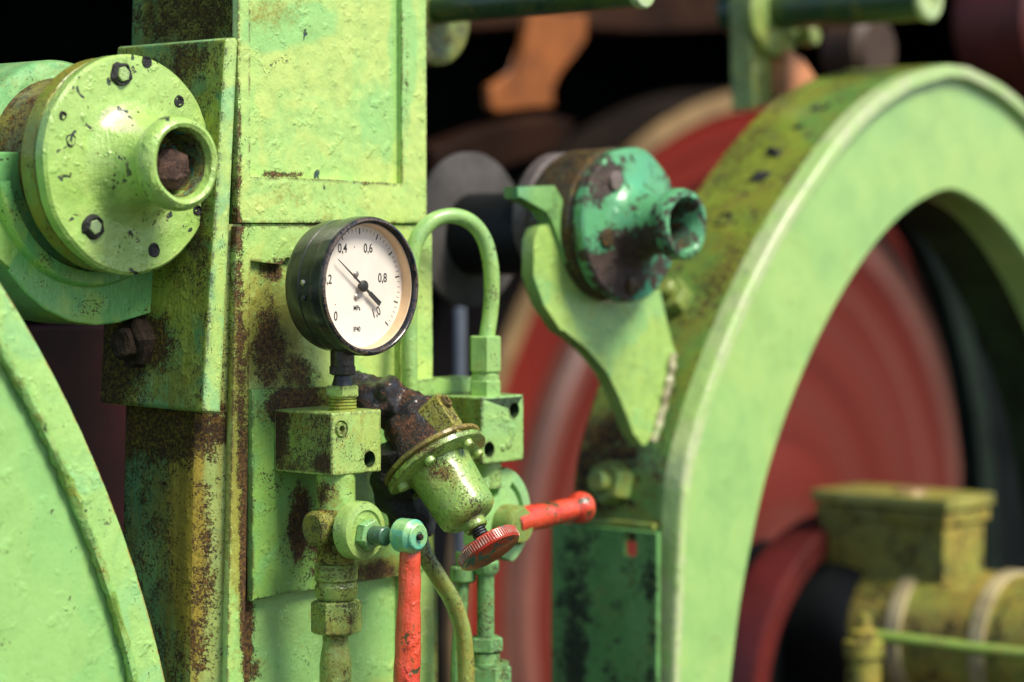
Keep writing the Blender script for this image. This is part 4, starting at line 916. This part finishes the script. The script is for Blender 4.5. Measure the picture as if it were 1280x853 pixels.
for yy in (.030, .135):
    bm = BM(); lathe(bm, ba + Vector((0, yy, 0)), (0, 1, 0), [(rb*.98, 0), (rb*1.045, .002), (rb*1.045, .018), (rb*.98, .02)], 72, False); part('band', bm, m_band2, pu)
bm = BM(); lathe(bm, ba + Vector((0, .205, 0)), (0, 1, 0), [(0, 0), (rb*1.05, 0), (rb*1.12, .02), (rb*1.12, .17), (0, .17)], 60); part('rear_flange', bm, m_dsteel, pu)
pv = PD(1080, 815, .70)
pl_ = thing('pipe_fitting', 'small brass coloured fitting with a thin green pipe in front of the pump barrel', 'fitting', pv - Vector((0, 0, .08)))
r9 = px(.70)
bm = BM(); lathe(bm, pv, (0, 0, 1), [(0, -.10), (22*r9, -.10), (22*r9, -5*r9), (26*r9, -4*r9), (26*r9, 14*r9), (18*r9, 18*r9), (18*r9, 26*r9), (9*r9, 30*r9), (8*r9, 48*r9), (0, 50*r9)], 32); part('fitting_body', bm, m_pump, pl_)
bm = BM(); tube(bm, [PD(1095, 795, .70), PD(1160, 803, .68), PD(1230, 812, .66), PD(1330, 822, .63)], 8*r9, 14, 6); part('thin_pipe', bm, paint('pump_pipe', (.20, .32, .05, 1), (.22, .3, .05, 1), rust=.66, stain=.6), pl_)
# rust-orange lever arm in the dark
YO = PD(660, 80, 1.5).y
pts = [(664, 14), (734, 18), (733, 50), (716, 74), (696, 92), (688, 112), (694, 134), (660, 134), (622, 142), (614, 134), (613, 108), (632, 98), (648, 92), (656, 62)]
bm = BM(); prism(bm, [FY(x, y, YO) for x, y in pts], (0, .015, 0), .004, 3)
single('rocker_arm', bm, plain('orange_rust', (.24, .070, .008), .55, var=.35, scale=14), 'orange rusty rocker arm hanging in the dark above the grey disc', 'rocker arm', at=FY(650, 134, YO))
YO2 = PD(1005, 90, .85).y
bm = BM(); prism(bm, [FY(x, y, YO2) for x, y in ((985, 60), (1006, 72), (1022, 96), (1018, 118), (985, 118))], (0, .05, 0), .006, 3)
single('orange_stub', bm, plain('orange_stub_paint', (.60, .24, .10), .5, var=.3, scale=14), 'pale orange stub showing between lug plate and arched guard', 'stub', at=FY(1005, 118, YO2))
bm = BM(); q_ = PD(1045, 66, 1.0); cyl(bm, q_, A, 48*px(1.), .06, .01, 48)
single('brown_roller', bm, plain('roller_brown', (.05, .026, .013), .6, var=.3, scale=14), 'dull brown roller end in shade under the thick yellow green bar', 'roller', at=q_)
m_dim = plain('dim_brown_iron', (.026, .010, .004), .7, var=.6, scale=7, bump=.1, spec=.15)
YBm = PD(740, 10, 1.7).y
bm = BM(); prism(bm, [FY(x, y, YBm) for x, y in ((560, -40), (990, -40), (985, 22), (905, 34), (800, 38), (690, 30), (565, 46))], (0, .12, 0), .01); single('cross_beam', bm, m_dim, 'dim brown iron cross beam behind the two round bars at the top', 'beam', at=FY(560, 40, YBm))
YBn = PD(700, 160, 1.5).y
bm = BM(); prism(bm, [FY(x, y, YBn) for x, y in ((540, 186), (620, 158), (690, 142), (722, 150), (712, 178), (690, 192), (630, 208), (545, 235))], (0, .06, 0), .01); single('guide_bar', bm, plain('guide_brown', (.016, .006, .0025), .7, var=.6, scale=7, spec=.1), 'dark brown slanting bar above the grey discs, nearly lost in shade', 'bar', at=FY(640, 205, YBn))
# dark red panel and rods behind
bm = BM(); a0, a1 = FY(60, 395, .42), FY(146, 405, .42); box(bm, a0.x - .1, a1.x + .05, .42, .46, FLOOR, a1.z, .004)
single('red_backing_panel', bm, plain('panel_red', (.055, .006, .006), .5, var=.4, scale=10), 'dark red panel in the gap between the guard disc and the column', 'panel', at=(a0.x, .42, FLOOR))
bm = BM(); r0 = PD(575, 385, .72); cyl(bm, Vector((r0.x, r0.y, FLOOR)), (0, 0, 1), 7*px(.72), r0.z - FLOOR, .001, 24)
single('steel_rod', bm, plain('rod_blue_steel', (.22, .26, .33), .3, .4, .2, 10), 'slim upright blue grey steel rod under the left grey disc', 'rod', at=(r0.x, r0.y, FLOOR))
bm = BM(); r0 = PD(1240, 30, 1.3); lathe(bm, r0, A, [(.02, 0), (95*px(1.3), 0), (100*px(1.3), .02), (100*px(1.3), .10), (88*px(1.3), .11), (84*px(1.3), .05), (.02, .05)], 60)
single('dark_red_wheel', bm, plain('wheel_dark_red', (.10, .016, .012), .5, var=.4, scale=10), 'dark red wheel in shade at the top right corner', 'wheel', at=r0)

# ================================================================== LIGHT, CAMERA
sun_az, sun_el = None, math.radians(52)
sd = (RT*.62 - VW*.42).normalized()
sd = (sd*math.cos(sun_el) + Vector((0, 0, math.sin(sun_el)))).normalized()
l = bpy.data.lights.new('sun', 'SUN'); l.energy = 1.5; l.angle = math.radians(22); l.color = (1, .93, .80)
lo_ = bpy.data.objects.new('sun', l); COL.objects.link(lo_); lo_.rotation_euler = (-sd).to_track_quat('-Z', 'Y').to_euler(); lo_.location = (0, -2, 3)
w = bpy.data.worlds.new('World'); sc.world = w; w.use_nodes = True
nt = w.node_tree; bg = nt.nodes['Background']; sky = nt.nodes.new('ShaderNodeTexSky'); sky.sky_type = 'NISHITA'; sky.sun_disc = False
sky.sun_elevation = sun_el; sky.sun_rotation = math.atan2(sd.x, sd.y)
sky.air_density = .8; sky.dust_density = 1.2; sky.ozone_density = 1.0
nt.links.new(sky.outputs[0], bg.inputs[0]); bg.inputs[1].default_value = .05
cd = bpy.data.cameras.new('camera'); cam = bpy.data.objects.new('camera', cd); COL.objects.link(cam); sc.camera = cam
cd.lens = LENS; cd.sensor_width = 36; cd.clip_start = .05; cd.clip_end = 200
cam.location = CAM
Mx = Matrix((RT, UP, -FW)).transposed(); cam.rotation_euler = Mx.to_euler()
cd.dof.use_dof = True; cd.dof.focus_distance = D0 + .005; cd.dof.aperture_fstop = 3.1
vs = sc.view_settings; vs.view_transform = 'Standard'; vs.look = 'None'; vs.exposure = 1.76; vs.gamma = 1.0; vs.use_curve_mapping = False
sc.cycles.use_denoising = True; sc.cycles.max_bounces = 6
